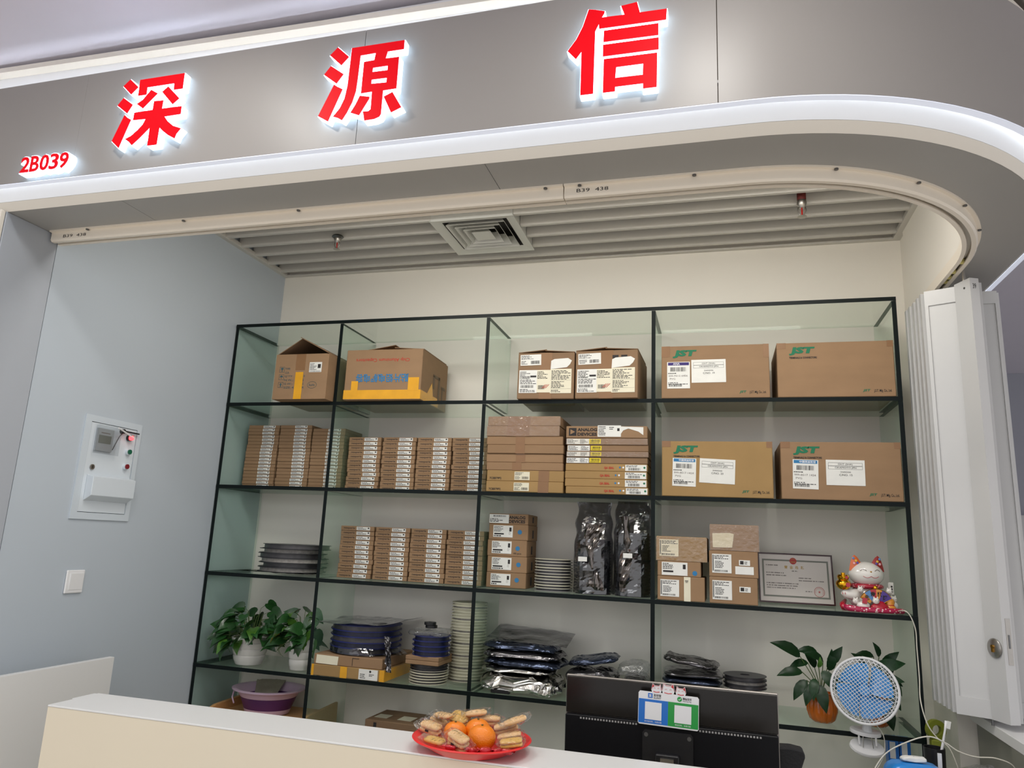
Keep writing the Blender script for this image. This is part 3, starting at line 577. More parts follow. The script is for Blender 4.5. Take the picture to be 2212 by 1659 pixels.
for k, (z, h, ty) in enumerate(J):
    n_ = ['bottom', 'eighth from top', 'seventh from top', 'sixth from top', 'fifth from top', 'fourth from top', 'third from top', 'second from top'][k] if ty > 1 else 'topmost'
    ex = {3: 'sealed with red letters', 2: 'with a yellow label', 1: 'with a printed triangle logo'}[ty]
    t = carton('flat_carton', 'flat carton %s, %s in right stack on second shelf' % (ex, n_), (1.836 + rr.uniform(-0.003, 0.005), 0.008 + rr.uniform(-0.002, 0.005), z), 0.37, 0.35, h, 0, {3: 'card_yellow', 2: 'card_dark', 1: 'card'}[ty], 'flat cartons in the right stack of column three')
    if ty == 3:
        dx = rr.uniform(-0.01, 0.015)
        txt(t, 'QA SEAL', 0.165 + dx, 0.21 + dx, 0.009, 0.021, 'red_ink', bold=0.03); lbl(t, 0.272, 0.366, 0.003, h - 0.003, [('rows', 0.05, 0.8, 0.6, 0.95, 2), ('bars', 0.15, 0.7, 0.1, 0.5), ('circle', 0.85, 0.95, 0.4, 0.7, 2)], 80 + k, extra=('green_ink',))
        MB().cyl((0.236 + dx, -0.0008, 0.018), 0.0042, 0.0006, 12, axis='y').build('blue_dot', 'blue_ink', t); MB().cyl((0.251 + dx, -0.0008, 0.018), 0.0042, 0.0006, 12, axis='y').build('white_dot', 'white_ink', t)
    elif ty == 2:
        lbl(t, 0.004, 0.106, 0.002, h - 0.003, [('rows', 0.03, 0.5, 0.1, 0.9, 4), ('rows', 0.6, 0.95, 0.1, 0.9, 4)], 90 + k); lbl(t, 0.108 + rr.uniform(-0.002, 0.004), 0.16, 0.004, h - 0.004, [('bars', 0.1, 0.9, 0.4, 0.85), ('rows', 0.08, 0.9, 0.1, 0.35, 1)], 91, 'yellow_label')
        if k % 2: b = MB(); b.box(-0.001, 0.371, -0.002, -0.0012, 0.001, h - 0.002); b.build('clear_film', 'tape_clear', t)
    else:
        b = MB(); b.box(0.013, 0.048, -0.0008, -0.0002, 0.010, 0.046); b.build('logo_square', 'ink', t)
        b = MB(); b.prism([(0.020, 0.016), (0.020, 0.040), (0.042, 0.028)], -0.0016, -0.001); b.build('logo_triangle', 'card', t)
        txt(t, 'ANALOG', 0.053, 0.143, 0.031, 0.046, bold=0.04); txt(t, 'DEVICES', 0.053, 0.143, 0.010, 0.025, bold=0.04)
        lbl(t, 0.146, 0.252, 0.006, 0.058, [('rows', 0.04, 0.4, 0.1, 0.95, 6), ('fill', 0.84, 0.94, 0.5, 0.75), ('rows', 0.5, 0.75, 0.6, 0.9, 2)], 95, y=-0.0016); lp = MB(); lp.prism([(0.252, 0.020), (0.262, 0.035), (0.285, 0.044), (0.33, 0.030), (0.352, 0.014), (0.352, 0.05), (0.252, 0.053)], -0.0014, -0.0008); lp.build('torn_label', 'paper', t)
# ------------------------------------------------------------------ third-shelf boxes with blue dots
AD = [(1.317, 0.0695), (1.387, 0.0735), (1.461, 0.0750), (1.5365, 0.0725), (1.6095, 0.0490)]
for k, (z, h) in enumerate(AD):
    w_ = 0.192
    t = carton('chip_carton', ['chip carton with blue dot, bottom of five on the third shelf', 'chip carton with blue dot, second from bottom of five on third shelf', 'chip carton with handwritten note and blue dot, middle of five on third shelf', 'chip carton with circled blue dot, second from top of five on third shelf', 'chip carton with bold black lettering, topmost of five on third shelf'][k], (1.448 + rr.uniform(-0.002, 0.003), 0.122, z), w_, 0.20, h, R(1), 'card', 'chip cartons in a stack of five')
    if k < 4:
        lbl(t, 0.022, 0.118, 0.012, h - 0.006, [('rows', 0.04, 0.5, 0.45, 0.95, 5), ('fill', 0.82, 0.93, 0.5, 0.85), ('fill', 0.06, 0.55, 0.22, 0.34), ('rows', 0.04, 0.6, 0.03, 0.2, 1), ('rect', 0.8, 0.88, 0.25, 0.42)], 100 + k)
        MB().cyl((0.148 + 0.004 * (k % 2), -0.0008, 0.038), 0.0105, 0.0006, 16, axis='y').build('blue_dot', 'blue_ink', t)
        if k == 2: txt(t, '44 pcs', 0.128, 0.166, 0.008, 0.02, name='handwriting')
    else:
        lbl(t, 0.002, 0.098, 0.004, 0.045, [('bars', 0.2, 0.85, 0.72, 0.9), ('rows', 0.03, 0.9, 0.1, 0.55, 3)], 104); txt(t, 'ANALOG', 0.098, 0.178, 0.025, 0.040, bold=0.04, y=-0.0006); txt(t, 'DEVICES', 0.098, 0.178, 0.006, 0.021, bold=0.04, y=-0.0006)
    b = MB(); b.box(w_ + 0.0002, w_ + 0.0008, 0.09, 0.115, 0.012, 0.05 if k < 4 else 0.04); b.build('logo_square', 'ink', t)
LB = [('rows', 0.12, 0.95, 0.72, 0.95, 3), ('bars', 0.02, 0.09, 0.1, 0.95), ('rows', 0.15, 0.6, 0.25, 0.65, 5), ('bars', 0.12, 0.8, 0.06, 0.16)]
for (x, z, w_, h, lb, kd) in ((2.250, 1.317, 0.195, 0.099, 'small carton with a brown tape strip, bottom left on the third shelf', 'tape'), (2.250, 1.4165, 0.180, 0.062, 'small flat carton with blue dot, middle left on the third shelf', 'dot'), (2.244, 1.479, 0.212, 0.103, 'yellow-taped small carton, top left of the group on third shelf', 'yellow'),
        (2.464, 1.317, 0.192, 0.107, 'small carton with two labels, bottom of the right stack on third shelf', 'two'), (2.464, 1.4245, 0.196, 0.107, 'small carton with a blank white label, middle of right stack on third shelf', 'three'), (2.468, 1.532, 0.198, 0.108, 'battered taped carton, topmost of the right stack on third shelf', 'old')):
    t = carton('small_carton', lb, (x, 0.004, z), w_, 0.24, h, R(-0.8), 'card_yellow' if kd == 'yellow' else 'card', 'small cartons beside the framed licence')
    if kd in ('tape', 'two', 'three'): lbl(t, 0.012, 0.09, 0.016, h - 0.014, LB, 120)
    if kd == 'tape': strip(t, 0.11, 0.137, -0.0008, -0.0002, 0, h, 'paper_cream'); txt(t, 'TST', 0.114, 0.128, 0.075, 0.085, y=-0.0012, bold=0.04)
    if kd == 'dot': lbl(t, 0.018, 0.125, 0.004, h - 0.004, [('rows', 0.04, 0.5, 0.45, 0.95, 4), ('fill', 0.82, 0.93, 0.5, 0.85), ('fill', 0.05, 0.45, 0.22, 0.36)], 121); MB().cyl((0.155, -0.0008, 0.016), 0.010, 0.0006, 16, axis='y').build('blue_dot', 'blue_ink', t)
    if kd == 'yellow': lbl(t, 0.014, 0.094, 0.02, 0.09, LB, 122, 'paper_cream'); b = MB(); b.box(-0.001, w_ + 0.001, -0.0022, -0.0014, 0.001, h - 0.001); b.build('clear_film', 'tape_clear', t)
    if kd in ('two', 'three'): lbl(t, 0.12, 0.164, 0.05, 0.072, [('fill', 0.1, 0.42, 0.2, 0.85), ('rows', 0.5, 0.95, 0.2, 0.8, 2)], 123)
    if kd == 'three': lbl(t, 0.105, 0.178, 0.014, 0.046, [], 124)
    if kd == 'old': lp = MB(); lp.prism([(0.012, 0.012), (0.09, 0.014), (0.098, 0.07), (0.08, 0.074), (0.01, 0.07)], -0.0014, -0.0008); lp.build('torn_label', 'paper_cream', t); b = MB(); b.box(-0.001, w_ + 0.001, -0.0024, -0.0016, 0.001, h - 0.001); b.build('clear_film', 'tape_clear', t)
# ------------------------------------------------------------------ ceiling fittings
M['vent_white'] = mat('vent_white', S(214, 214, 208), 0.4)
t = thing('air_diffuser', 'square white four-way air diffuser in the slatted ceiling', 'vent', (1.383, 0.0, 3.03))
def ring(b, r0, z0, r1, z1, th=0.003):
    o = [(-r0, -r0, z0), (r0, -r0, z0), (r0, r0, z0), (-r0, r0, z0)]; i = [(-r1, -r1, z1), (r1, -r1, z1), (r1, r1, z1), (-r1, r1, z1)]
    vs = o + i + [(x, y, z + th) for x, y, z in o] + [(x, y, z + th) for x, y, z in i]
    fs = []
    for k in range(4):
        j = (k + 1) % 4; fs += [(k, j, 4 + j, 4 + k), (8 + k, 12 + k, 12 + j, 8 + j), (k, 8 + k, 8 + j, j), (4 + k, 4 + j, 12 + j, 12 + k)]
    b.add(vs, fs)
b = MB(); ring(b, 0.212, 0.0, 0.165, 0.012); b.build('outer_frame', 'vent_white', t)
for r0, r1 in ((0.150, 0.120), (0.116, 0.086), (0.082, 0.055)):
    b = MB(); ring(b, r0, 0.002, r1, 0.045); b.build('louvre_ring', 'vent_white', t)
b = MB(); b.add([(-0.05, -0.05, 0.004), (0.05, -0.05, 0.004), (0.05, 0.05, 0.004), (-0.05, 0.05, 0.004), (-0.018, -0.018, 0.04), (0.018, -0.018, 0.04), (0.018, 0.018, 0.04), (-0.018, 0.018, 0.04)], [(0, 1, 2, 3), (4, 7, 6, 5), (0, 4, 5, 1), (1, 5, 6, 2), (2, 6, 7, 3), (3, 7, 4, 0)]); b.build('centre_cone', 'vent_white', t)
M['duct'] = mat('duct_dark', S(84, 82, 80), 0.9)
b = MB(); b.box(-0.2, 0.2, -0.2, 0.2, 0.10, 0.104); b.build('duct_plate', 'duct', t)
b = MB()
for s_ in (-1, 1): b.box(s_ * 0.164 - 0.002, s_ * 0.164 + 0.002, -0.164, 0.164, 0.013, 0.10); b.box(-0.164, 0.164, s_ * 0.164 - 0.002, s_ * 0.164 + 0.002, 0.013, 0.10)
b.build('duct_neck', 'duct', t)
b = MB()
for s_ in (-1, 1): b.box(s_ * 0.206 - 0.0015, s_ * 0.206 + 0.0015, -0.206, 0.206, 0.004, 0.13); b.box(-0.206, 0.206, s_ * 0.206 - 0.0015, s_ * 0.206 + 0.0015, 0.004, 0.13)
b.build('housing', 'vent_white', t)
M['pipe_red'] = mat('pipe_red', S(96, 34, 30), 0.5); M['bulb'] = mat('red_bulb', S(190, 30, 24), 0.15, coat=0.5)
for x, y, zb, lb, pipe in ((0.608, -0.09, 3.045, 'chrome fire sprinkler hanging left of the air diffuser', 0), (2.872, -0.13, 3.03, 'chrome fire sprinkler on a red pipe, right part of the ceiling', 1)):
    t = thing('fire_sprinkler', lb, 'sprinkler', (x, y, zb), group='fire sprinklers'); t.scale = (1.35, 1.35, 1.35) if pipe else (1.2, 1.2, 1.2)
    if pipe: MB().cyl((0, 0, 0.0), 0.014, 0.12, 14).build('drop_pipe', 'pipe_red', t, smooth='auto')
    else: MB().lathe([(0.022, 0.006), (0.026, 0.0), (0.016, -0.006), (0.0, -0.006)], 16).build('cover_plate', 'screw', t)
    MB().lathe([(0.0, 0.0), (0.014, 0.0), (0.016, -0.008), (0.012, -0.02), (0.008, -0.026), (0, -0.026)], 14).build('valve_body', 'steel', t, smooth='auto')
    b = MB(); b.tube([(0.010, 0, -0.022), (0.013, 0, -0.034), (0.006, 0, -0.050), (0, 0, -0.053)], 0.0018, 6); b.tube([(-0.010, 0, -0.022), (-0.013, 0, -0.034), (-0.006, 0, -0.050), (0, 0, -0.053)], 0.0018, 6); b.build('yoke', 'steel', t, smooth=True)
    MB().cyl((0, 0, -0.050), 0.0024, 0.024, 8).build('glass_bulb', 'bulb', t)
    b = MB(); b.lathe([(0, -0.054), (0.014, -0.055), (0.015, -0.056), (0, -0.057)], 16); b.build('deflector', 'steel', t)
# ------------------------------------------------------------------ meter cabinet and switch on the left wall (local x runs along +y of the room)
M['cab'] = mat('cabinet_grey', S(202, 211, 218), 0.4); M['cab2'] = mat('cabinet_door', S(212, 220, 226), 0.4)
M['lcd'] = mat('lcd_grey', S(112, 116, 110), 0.3); M['meter'] = mat('meter_grey', S(172, 176, 178), 0.4)
M['clearbox'] = clear_mat('clear_cover', (0.90, 0.91, 0.92, 1), 0.05, 1.0)
M['led_red'] = mat('led_red', S(255, 40, 40), 0.3, emit=(1, 0.05, 0.06, 1), estr=4.0); M['green_btn'] = mat('green_button', S(20, 96, 70), 0.35); M['red_btn'] = mat('red_button', S(122, 24, 34), 0.35)
RZ = R(90)
t = thing('meter_cabinet', 'grey electric meter cabinet set in the left wall', 'cabinet', (-0.0145, -0.871, 1.542), RZ)
b = MB(); b.box(0, 0.31, -0.006, 0, 0, 0.028); b.box(0, 0.31, -0.006, 0, 0.402, 0.429); b.box(0, 0.031, -0.006, 0, 0.028, 0.402); b.box(0.286, 0.31, -0.006, 0, 0.028, 0.402); b.build('surround_frame', 'cab', t)
dr = MB().box(0.033, 0.284, -0.004, 0, 0.030, 0.400).build('cabinet_door', 'cab2', t, bevel=0.001)
MB().box(0.031, 0.286, -0.0012, 0, 0.028, 0.402).build('door_gap', 'black', t)
MB().box(0.062, 0.150, -0.012, -0.0042, 0.285, 0.380).build('meter', 'meter', dr); MB().box(0.073, 0.139, -0.0128, -0.0118, 0.318, 0.352).build('meter_display', 'lcd', dr)
MB().box(0.082, 0.13, -0.0127, -0.0121, 0.360, 0.364).build('meter_print', 'grey_ink', dr)
MB().box(0.052, 0.172, -0.030, -0.0125, 0.272, 0.392).build('clear_cover', 'clearbox', dr)
b = MB(); b.prism([(-0.0042, 0.184), (-0.040, 0.176), (-0.040, 0.098), (-0.0042, 0.076)], 0.052, 0.284, 'x'); b.build('breaker_hood', 'cab2', dr, bevel=0.0015)
for (x, z, k) in ((0.24, 0.361, 'led_red'), (0.246, 0.300, 'green_btn'), (0.244, 0.235, 'red_btn')):
    MB().cyl((x, -0.016, z), 0.0135, 0.012, 18, axis='y').build('button_ring', 'black' if k == 'led_red' else 'cab2', dr); MB().cyl((x, -0.021 if k != 'led_red' else -0.026, z), 0.0105, 0.006 if k != 'led_red' else 0.011, 18, axis='y').build('button', k, dr)
MB().cyl((0.068, -0.010, 0.215), 0.011, 0.006, 18, axis='y').build('key_lock', 'steel', dr); MB().box(0.066, 0.070, -0.0108, -0.0098, 0.209, 0.221).build('key_slot', 'black', dr)
b = MB(); b.cyl((0.195, -0.020, 0.384), 0.010, 0.016, 14, axis='y'); b.box(0.195, 0.287, -0.018, -0.012, 0.3825, 0.388); b.tube([(0.193, -0.016, 0.376), (0.178, -0.016, 0.36), (0.160, -0.016, 0.32), (0.152, -0.014, 0.296)], 0.0016, 6); b.build('antenna_lever', 'black', dr)
b = MB(); b.tube([(0.258, -0.024, 0.360), (0.21, -0.024, 0.376), (0.150, -0.032, 0.392)], 0.0035, 6); b.build('plastic_tie', 'white', dr)
lbl(dr, 0.258, 0.276, 0.362, 0.378, [('rows', 0.1, 0.9, 0.1, 0.9, 3)], 7, y=-0.0048)
t = thing('light_switch', 'white square rocker light switch on the left wall', 'switch', (-0.0145, -0.838, 1.248), RZ)
MB().box(0, 0.088, -0.008, 0, 0, 0.091).build('switch_plate', 'white', t, bevel=0.003)
b = MB(); b.prism([(-0.0082, 0.014), (-0.0095, 0.014), (-0.013, 0.078), (-0.0082, 0.078)], 0.016, 0.080, 'x'); b.build('rocker', 'white', t)
# ------------------------------------------------------------------ folded doors
dd = struct('door_1', 'white folding door leaves stacked at the right of the opening')
def leaf(x0, y0, x1, y1, th, z0=1.012, z1=2.562, frame=0.03, parent=dd, nm='door_leaf', rail=0.06):
    """door leaf from (x0,y0) to (x1,y1) in plan; local x along the leaf, panel recessed on both faces"""
    L = math.hypot(x1 - x0, y1 - y0); a = math.atan2(y1 - y0, x1 - x0)
    b = MB(); h = z1 - z0; t2 = th / 2
    if frame:
        b.box(0, frame, -t2, t2, 0, h); b.box(L - frame * 0.4, L, -t2, t2, 0, h); b.box(frame, L - frame * 0.4, -t2, t2, 0, rail); b.box(frame, L - frame * 0.4, -t2, t2, h - rail, h)
        b.box(frame, L - frame * 0.4, -t2 + 0.006, t2 - 0.006, rail, h - rail)
    else: b.box(0, L, -t2, t2, 0, h)
    return b.build(nm, 'alu', parent, (x0, y0, z0), (0, 0, a))
leaf(3.300, -0.2055, 3.402, -0.254, 0.020, frame=0.012)
lk = leaf(3.406, -0.256, 3.437, -0.331, 0.036, frame=0, z1=2.568, nm='lock_stile')
b = MB(); b.box(0.0, 0.0015, -0.012, 0.012, 0, 1.55); 
# lock on the stile
ll = 0.081
e = MB(); e.lathe([(0.0, -0.0182), (0.031, -0.0182), (0.032, -0.0225), (0.026, -0.0265), (0.0, -0.0265)], 28)
e2 = e.mesh('lock_rosette', 'steel', smooth='auto'); lr = obj('lock_rosette', e2, lk, (0.043, 0.0, 0.236), (R(-90), 0, 0))
lr.rotation_euler = (R(-90), 0, 0); lr.scale = (1, 1, 1)
e = MB(); e.cyl((0, 0.0, 0.0), 0.0062, 0.006, 14, axis='y'); e.box(-0.0035, 0.0035, 0, 0.006, -0.018, -0.003); e.build('key_cylinder', 'brass', lk, (0.043, -0.0318, 0.241))
e = MB(); e.box(0, 0.0012, -0.009, 0.009, -0.075, 0.075); e.build('strike_plate', 'steel', lk, (ll, 0.004, 0.262))
e = MB(); e.box(0, 0.0024, -0.003, 0.003, -0.022, 0.022); e.build('bolt_slot', 'screw', lk, (ll, 0.004, 0.262))
MB().cyl((0, 0, 0), 0.004, 0.0022, 10, axis='y').build('screw', 'screw', lk, (0.052, -0.0202, 1.525))
txt(lk, '39', -0.010, 0.004, 1.515, 1.535, rot=(R(90), 0, R(90)), name='handwriting').location = (ll + 0.0008, -0.008, 1.515)
leaf(3.437, -0.295, 3.470, -0.285, 0.016, frame=0)
leaf(3.472, -0.165, 3.568, -0.152, 0.024, frame=0.018)
xs = [(3.283, 0.030), (3.288, 0.004), (3.285, -0.022), (3.292, -0.048), (3.288, -0.074), (3.295, -0.100), (3.289, -0.126), (3.296, -0.152), (3.290, -0.178)]
for i, (x, y) in enumerate(xs): leaf(x, y, 3.555 - 0.004 * (i % 2), y + 0.001, 0.0235, frame=0.02, rail=0.05)
M['roller'] = mat('roller_plastic', S(206, 196, 120), 0.4)
for y in (-0.40, -0.30, -0.24, -0.19):
    MB().cyl((-0.008, 0, 0), 0.012, 0.016, 14, axis='x').build('roller', 'roller', dd, (ARC[0] + 0.779, y, 2.612))
MB().cyl((0, 0, 0), 0.006, 0.05, 10).build('hanger_bolt', 'steel', dd, (3.418, -0.285, 2.565))
MB().cyl((0, 0, 0), 0.004, 0.025, 8).build('floor_bolt', 'screw', dd, (3.395, -0.245, 0.99))
# ------------------------------------------------------------------ reels
M['reel_black'] = mat('reel_black', S(40, 40, 44), 0.4); M['reel_blue'] = mat('reel_blue', S(30, 40, 104), 0.35); M['reel_cream'] = mat('reel_cream', S(206, 202, 180), 0.5, rnd=0.06); M['reel_grey'] = mat('reel_grey', S(150, 148, 146), 0.4, rnd=0.06)
M['tape_dark'] = mat('carrier_tape', S(74, 72, 74), 0.3, var=0.35, vscale=26, rnd=0.1); M['tape_light'] = mat('carrier_tape_light', S(140, 136, 130), 0.35, var=0.3, vscale=60, rnd=0.1)
_rm = {}
def reel(label, loc, r_, h, fm, tm, group, rz=0.0, fill=0.93):
    k = (round(r_, 4), round(h, 4), fm, tm, fill)
    if k not in _rm:
        ft = min(0.0022, h * 0.16)
        b = MB(); b.lathe([(0.02, 0), (r_, 0), (r_, ft), (0.02, ft)], 40, close=True); f1 = b.mesh('flange', fm)
        b = MB(); b.lathe([(0.022, ft), (r_ * fill, ft), (r_ * fill, h - ft), (0.022, h - ft)], 40, close=True); f2 = b.mesh('tape_coil', tm, smooth='auto')
        _rm[k] = (f1, f2, ft)
    f1, f2, ft = _rm[k]; t = thing('component_reel', label, 'reel', loc, rz, group)
    obj('flange', f1, t); obj('flange', f1, t, (0, 0, h - ft)); obj('tape_coil', f2, t)
    return t
rr = random.Random(3)
for k in range(6):
    reel('large black component reel, %s of six on the third shelf' % (['bottom', 'fifth from top', 'fourth from top', 'third from top', 'second from top', 'top'][k]), (0.375 + rr.uniform(-0.012, 0.012), 0.193, Z3 + 0.012 + k * 0.0228), 0.172, 0.0225, 'reel_black', 'tape_dark' if k % 2 else 'tape_light', 'large black reels on the third shelf', rr.uniform(0, 6), (0.93, 0.86, 0.95)[k % 3])
for k in range(11):
    reel('small grey component reel, %s in the stack beside the chip cartons' % ORD[10 - k], (1.762 + rr.uniform(-0.002, 0.002), 0.16, Z3 + 0.0003 + k * 0.0129), 0.088, 0.0127, 'reel_cream' if k % 3 else 'reel_grey', 'tape_dark', 'small grey reels on the third shelf', rr.uniform(0, 6), 0.9)
# bags -------------------------------------------------------------
M['antistatic'] = mat('antistatic_bag', S(112, 110, 112), 0.2, metal=0.9, var=0.35, vscale=9, bump=0.3, bscale=30)
M['antistatic_navy'] = mat('antistatic_navy', S(62, 70, 88), 0.2, metal=0.8, var=0.35, vscale=8, bump=0.3, bscale=30)
M['fold_film'] = mat('fold_film', S(104, 98, 94), 0.14, metal=0.95, var=0.5, vscale=12)
M['tape_navy'] = mat('carrier_tape_navy', S(34, 38, 62), 0.35, var=0.4, vscale=30, rnd=0.1)
M['foil'] = mat('silver_foil', S(198, 196, 190), 0.2, metal=1.0, var=0.06, vscale=6, bump=0.15, bscale=30)
M['smoke'] = clear_mat('smoky_bag', (0.50, 0.50, 0.53, 1), 0.10, 1.0, bump=0.6, bscale=8, min_refl=0.08)
M['clearbag'] = clear_mat('clear_bag', (0.88, 0.89, 0.9, 1), 0.08, 1.0, bump=0.9, bscale=30, min_refl=0.06)
def pillow(w_, d, h, seed, crumple=0.012, nu=40, nv=18, e=0.4, freq=14):
    """crumpled soft bag filling w x d x h, resting on z=0"""
    b = MB()
    def f(u, v):
        th = u * 2 * math.pi; ph = (v - 0.5) * math.pi
        sg = lambda c, p: math.copysign(abs(c) ** p, c)
        cp = sg(math.cos(ph), 0.42)
        x = w_ / 2 * sg(math.cos(th), e) * cp; y = d / 2 * sg(math.sin(th), e) * cp; z = h / 2 * sg(math.sin(ph), 0.6)
        q = Vector((x * freq + seed, y * freq, z * freq * 1.6))
        n = 1.1 * noise.noise(q) + 0.9 * (0.5 - abs(noise.noise(q * 2.1 + Vector((3, 1, 7))))) + 0.5 * (0.4 - abs(noise.noise(q * 4.3)))
        k = crumple * n
        return (x + k * math.cos(th), y + k * math.sin(th), min(h, max(0.0, z + h / 2 - abs(k) * 0.9 * (1 if z > 0 else 0.3))))
    b.grid(f, nu, nv, closeu=True); return b
def sheet(w_, d, seed, amp=0.01, nu=22, nv=12, freq=8, slope=0.0):
    b = MB()
    def f(u, v, o=0.0):
        x = (u - 0.5) * w_; y = (v - 0.5) * d
        n = noise.noise(Vector((x * freq + seed, y * freq, 0.3))) + 0.5 * noise.noise(Vector((x * freq * 2.5, y * freq * 2.5, seed)))
        return (x, y, o + amp * n + slope * x)
    b.grid(lambda u, v: f(u, v), nu, nv); b.grid(lambda u, v: f(u, v, 0.0012), nu, nv); return b
def upright_bag(name, label, loc, w_, zt, rr_, hr, seed, tagx):
    t = thing(name, label, 'bag', loc, 0, 'anti-static bags of reels on the third shelf')
    b = MB(); pr = []
    n = 18
    for k in range(n):
        z = hr * k / n; dz = hr / n
        pr += [(rr_, z), (rr_, z + dz * 0.2), (rr_ * 0.93, z + dz * 0.22), (rr_ * 0.93, z + dz * 0.98)]
    b.lathe([(0, 0)] + pr + [(0, hr)], 32); b.build('reel_core', 'reel_black', t)
    b = MB()
    def f(u, v):
        th = u * 2 * math.pi; z = 0.003 + v * zt
        k = 1.0 if z < hr else max(0.0, 1 - (z - hr) / (zt - hr) * 0.92)
        rx = w_ / 2 * (1.0 if z < hr else 0.86 + 0.14 * k + 0.06 * math.sin(z * 60 + seed)); ry = (rr_ + 0.006) * k + 0.004
        nx, ny = math.cos(th), math.sin(th)
        q = noise.noise(Vector((nx * 1.6 + seed, ny * 1.6, z * 11))) + 0.7 * noise.noise(Vector((nx * 3.5, ny * 3.5 + seed, z * 24)))
        c_ = 0.011 * q
        return (rx * math.copysign(abs(nx) ** 0.8, nx) + c_ * nx * 0.3, (ry + max(-0.003, c_)) * ny + 0.012 * noise.noise(Vector((z * 9, seed, 1.0))) * (1 - k), z)
    b.grid(f, 34, 30, closeu=True); b.build('bag_film', 'smoke', t)
    # crumpled shiny ridge on the front of the bag
    b = MB()
    def g(u, v):
        x = (u - 0.5) * w_ * (0.30 + 0.14 * math.sin(v * 7 + seed)); z = 0.02 + v * (hr + 0.05)
        q = noise.noise(Vector((x * 22 + seed, z * 14, 0))) + 0.5 * noise.noise(Vector((x * 45, z * 34, seed)))
        return (x + tagx + 0.012 * math.sin(v * 5 + seed), -rr_ - 0.016 + 0.020 * abs(q) - 0.003 + 0.010 * (2 * u - 1) ** 2, z)
    b.grid(g, 10, 22); b.build('bag_fold', 'fold_film', t)
    b = MB(); b.box(-0.02, 0.02, -rr_ - 0.0205, -rr_ - 0.0195, hr * 0.6, hr * 0.6 + 0.02); b.build('paper_tag', 'paper', t, (tagx - (0.045 if tagx > 0 else -0.01), 0, 0))
upright_bag('antistatic_bag', 'smoky anti-static bag of black reels, left of two on third shelf', (1.953, 0.13, Z3), 0.178, 0.405, 0.080, 0.235, 1.7, 0.012)
upright_bag('antistatic_bag', 'smoky anti-static bag of black reels, right of two on third shelf', (2.131, 0.13, Z3), 0.172, 0.412, 0.078, 0.275, 5.1, -0.022)
o = sheet(0.40, 0.15, 4.0, 0.012, 26, 10).build('foil_wrap', 'foil', None, (0.36, 0.10, Z3 + 0.012)); tag(o, 'crumpled silver foil wrap lying under the large black reels', 'wrapper')
for v in o.data.vertices: v.co.z = max(v.co.z, -0.0105); v.co.z = min(v.co.z, -0.0015)
# ------------------------------------------------------------------ framed licence
M['frame_red'] = mat('frame_dark_red', S(58, 20, 24), 0.25); M['lic_paper'] = mat('licence_paper', S(222, 214, 206), 0.35, coat=0.4); M['lic_border'] = mat('licence_border', S(130, 132, 122), 0.5); M['gold_ink'] = mat('gold_ink', S(196, 160, 84), 0.5); M['emblem'] = mat('emblem_red', S(186, 56, 52), 0.5); M['seal'] = mat('seal_red', S(196, 96, 92), 0.6)
t = thing('framed_licence', 'framed business licence in a dark red frame beside the lucky cat', 'frame', (2.674, 0.268, Z3 + 0.001), 0, rot=(R(-10), 0, R(3)))
MB().box(0.005, 0.309, -0.004, 0.004, 0.005, 0.212).build('document', 'lic_paper', t)
b = MB(); b.box(0, 0.314, -0.008, 0.006, 0, 0.006); b.box(0, 0.314, -0.008, 0.006, 0.211, 0.217); b.box(0, 0.006, -0.008, 0.006, 0.006, 0.211); b.box(0.308, 0.314, -0.008, 0.006, 0.006, 0.211); b.build('frame', 'frame_red', t)
b = MB(); y0, y1 = -0.0048, -0.0041
for a in ((0.018, 0.296, 0.026, 0.033), (0.018, 0.296, 0.182, 0.189), (0.018, 0.025, 0.033, 0.182), (0.289, 0.296, 0.033, 0.182)): b.box(a[0], a[1], y0, y1, a[2], a[3])
b.build('printed_border', 'lic_border', t)
MB().cyl((0.15, -0.0056, 0.184), 0.0145, 0.001, 24, axis='y').build('emblem', 'emblem', t)
b = MB()
for i in range(9): b.box(0.1395 + i * 0.0023, 0.141 + i * 0.0023, -0.0062, -0.0057, 0.178, 0.181)
for i in range(5):
    a = R(50 + 20 * i); b.cyl((0.15 + 0.009 * math.cos(a), -0.0062, 0.184 + 0.009 * math.sin(a)), 0.0012, 0.0005, 5, axis='y')
b.build('emblem_detail', 'gold_ink', t)
for i, ch in enumerate('营业执照'): txt(t, ch, 0.112 + i * 0.023, 0.125 + i * 0.023, 0.150, 0.163, 'gold_ink', y=-0.0046, bold=0.03)
txt(t, '(副 本)', 0.142, 0.166, 0.137, 0.143, y=-0.0046)
b = MB(); rl = random.Random(12)
for x0, x1, z in ((0.034, 0.085, 0.161), (0.034, 0.115, 0.128), (0.034, 0.118, 0.117), (0.17, 0.225, 0.109), (0.17, 0.275, 0.098), (0.034, 0.17, 0.083), (0.034, 0.165, 0.073), (0.034, 0.155, 0.063), (0.195, 0.225, 0.053)):
    x = x0
    while x < x1 - 0.003:
        L = rl.uniform(0.0025, 0.0045); b.box(x, x + L, -0.0047, -0.0042, z, z + 0.004); x += L + rl.choice((0.001, 0.001, 0.004))
b.build('printed_lines', 'grey_ink', t)
b = MB(); b.tube([(0.252 + 0.021 * math.cos(i * math.pi / 14), -0.0044, 0.055 + 0.021 * math.sin(i * math.pi / 14)) for i in range(28)], 0.0009, 4, closed=True)
b.prism([(0.252 + (0.006 if i % 2 == 0 else 0.0025) * math.sin(i * math.pi / 5), 0.055 + (0.006 if i % 2 == 0 else 0.0025) * math.cos(i * math.pi / 5)) for i in range(10)], -0.005, -0.0044)
for i in range(12):
    a = R(-30 + 20 * i); b.cyl((0.252 + 0.016 * math.cos(a), -0.005, 0.055 + 0.016 * math.sin(a)), 0.0016, 0.0006, 5, axis='y')
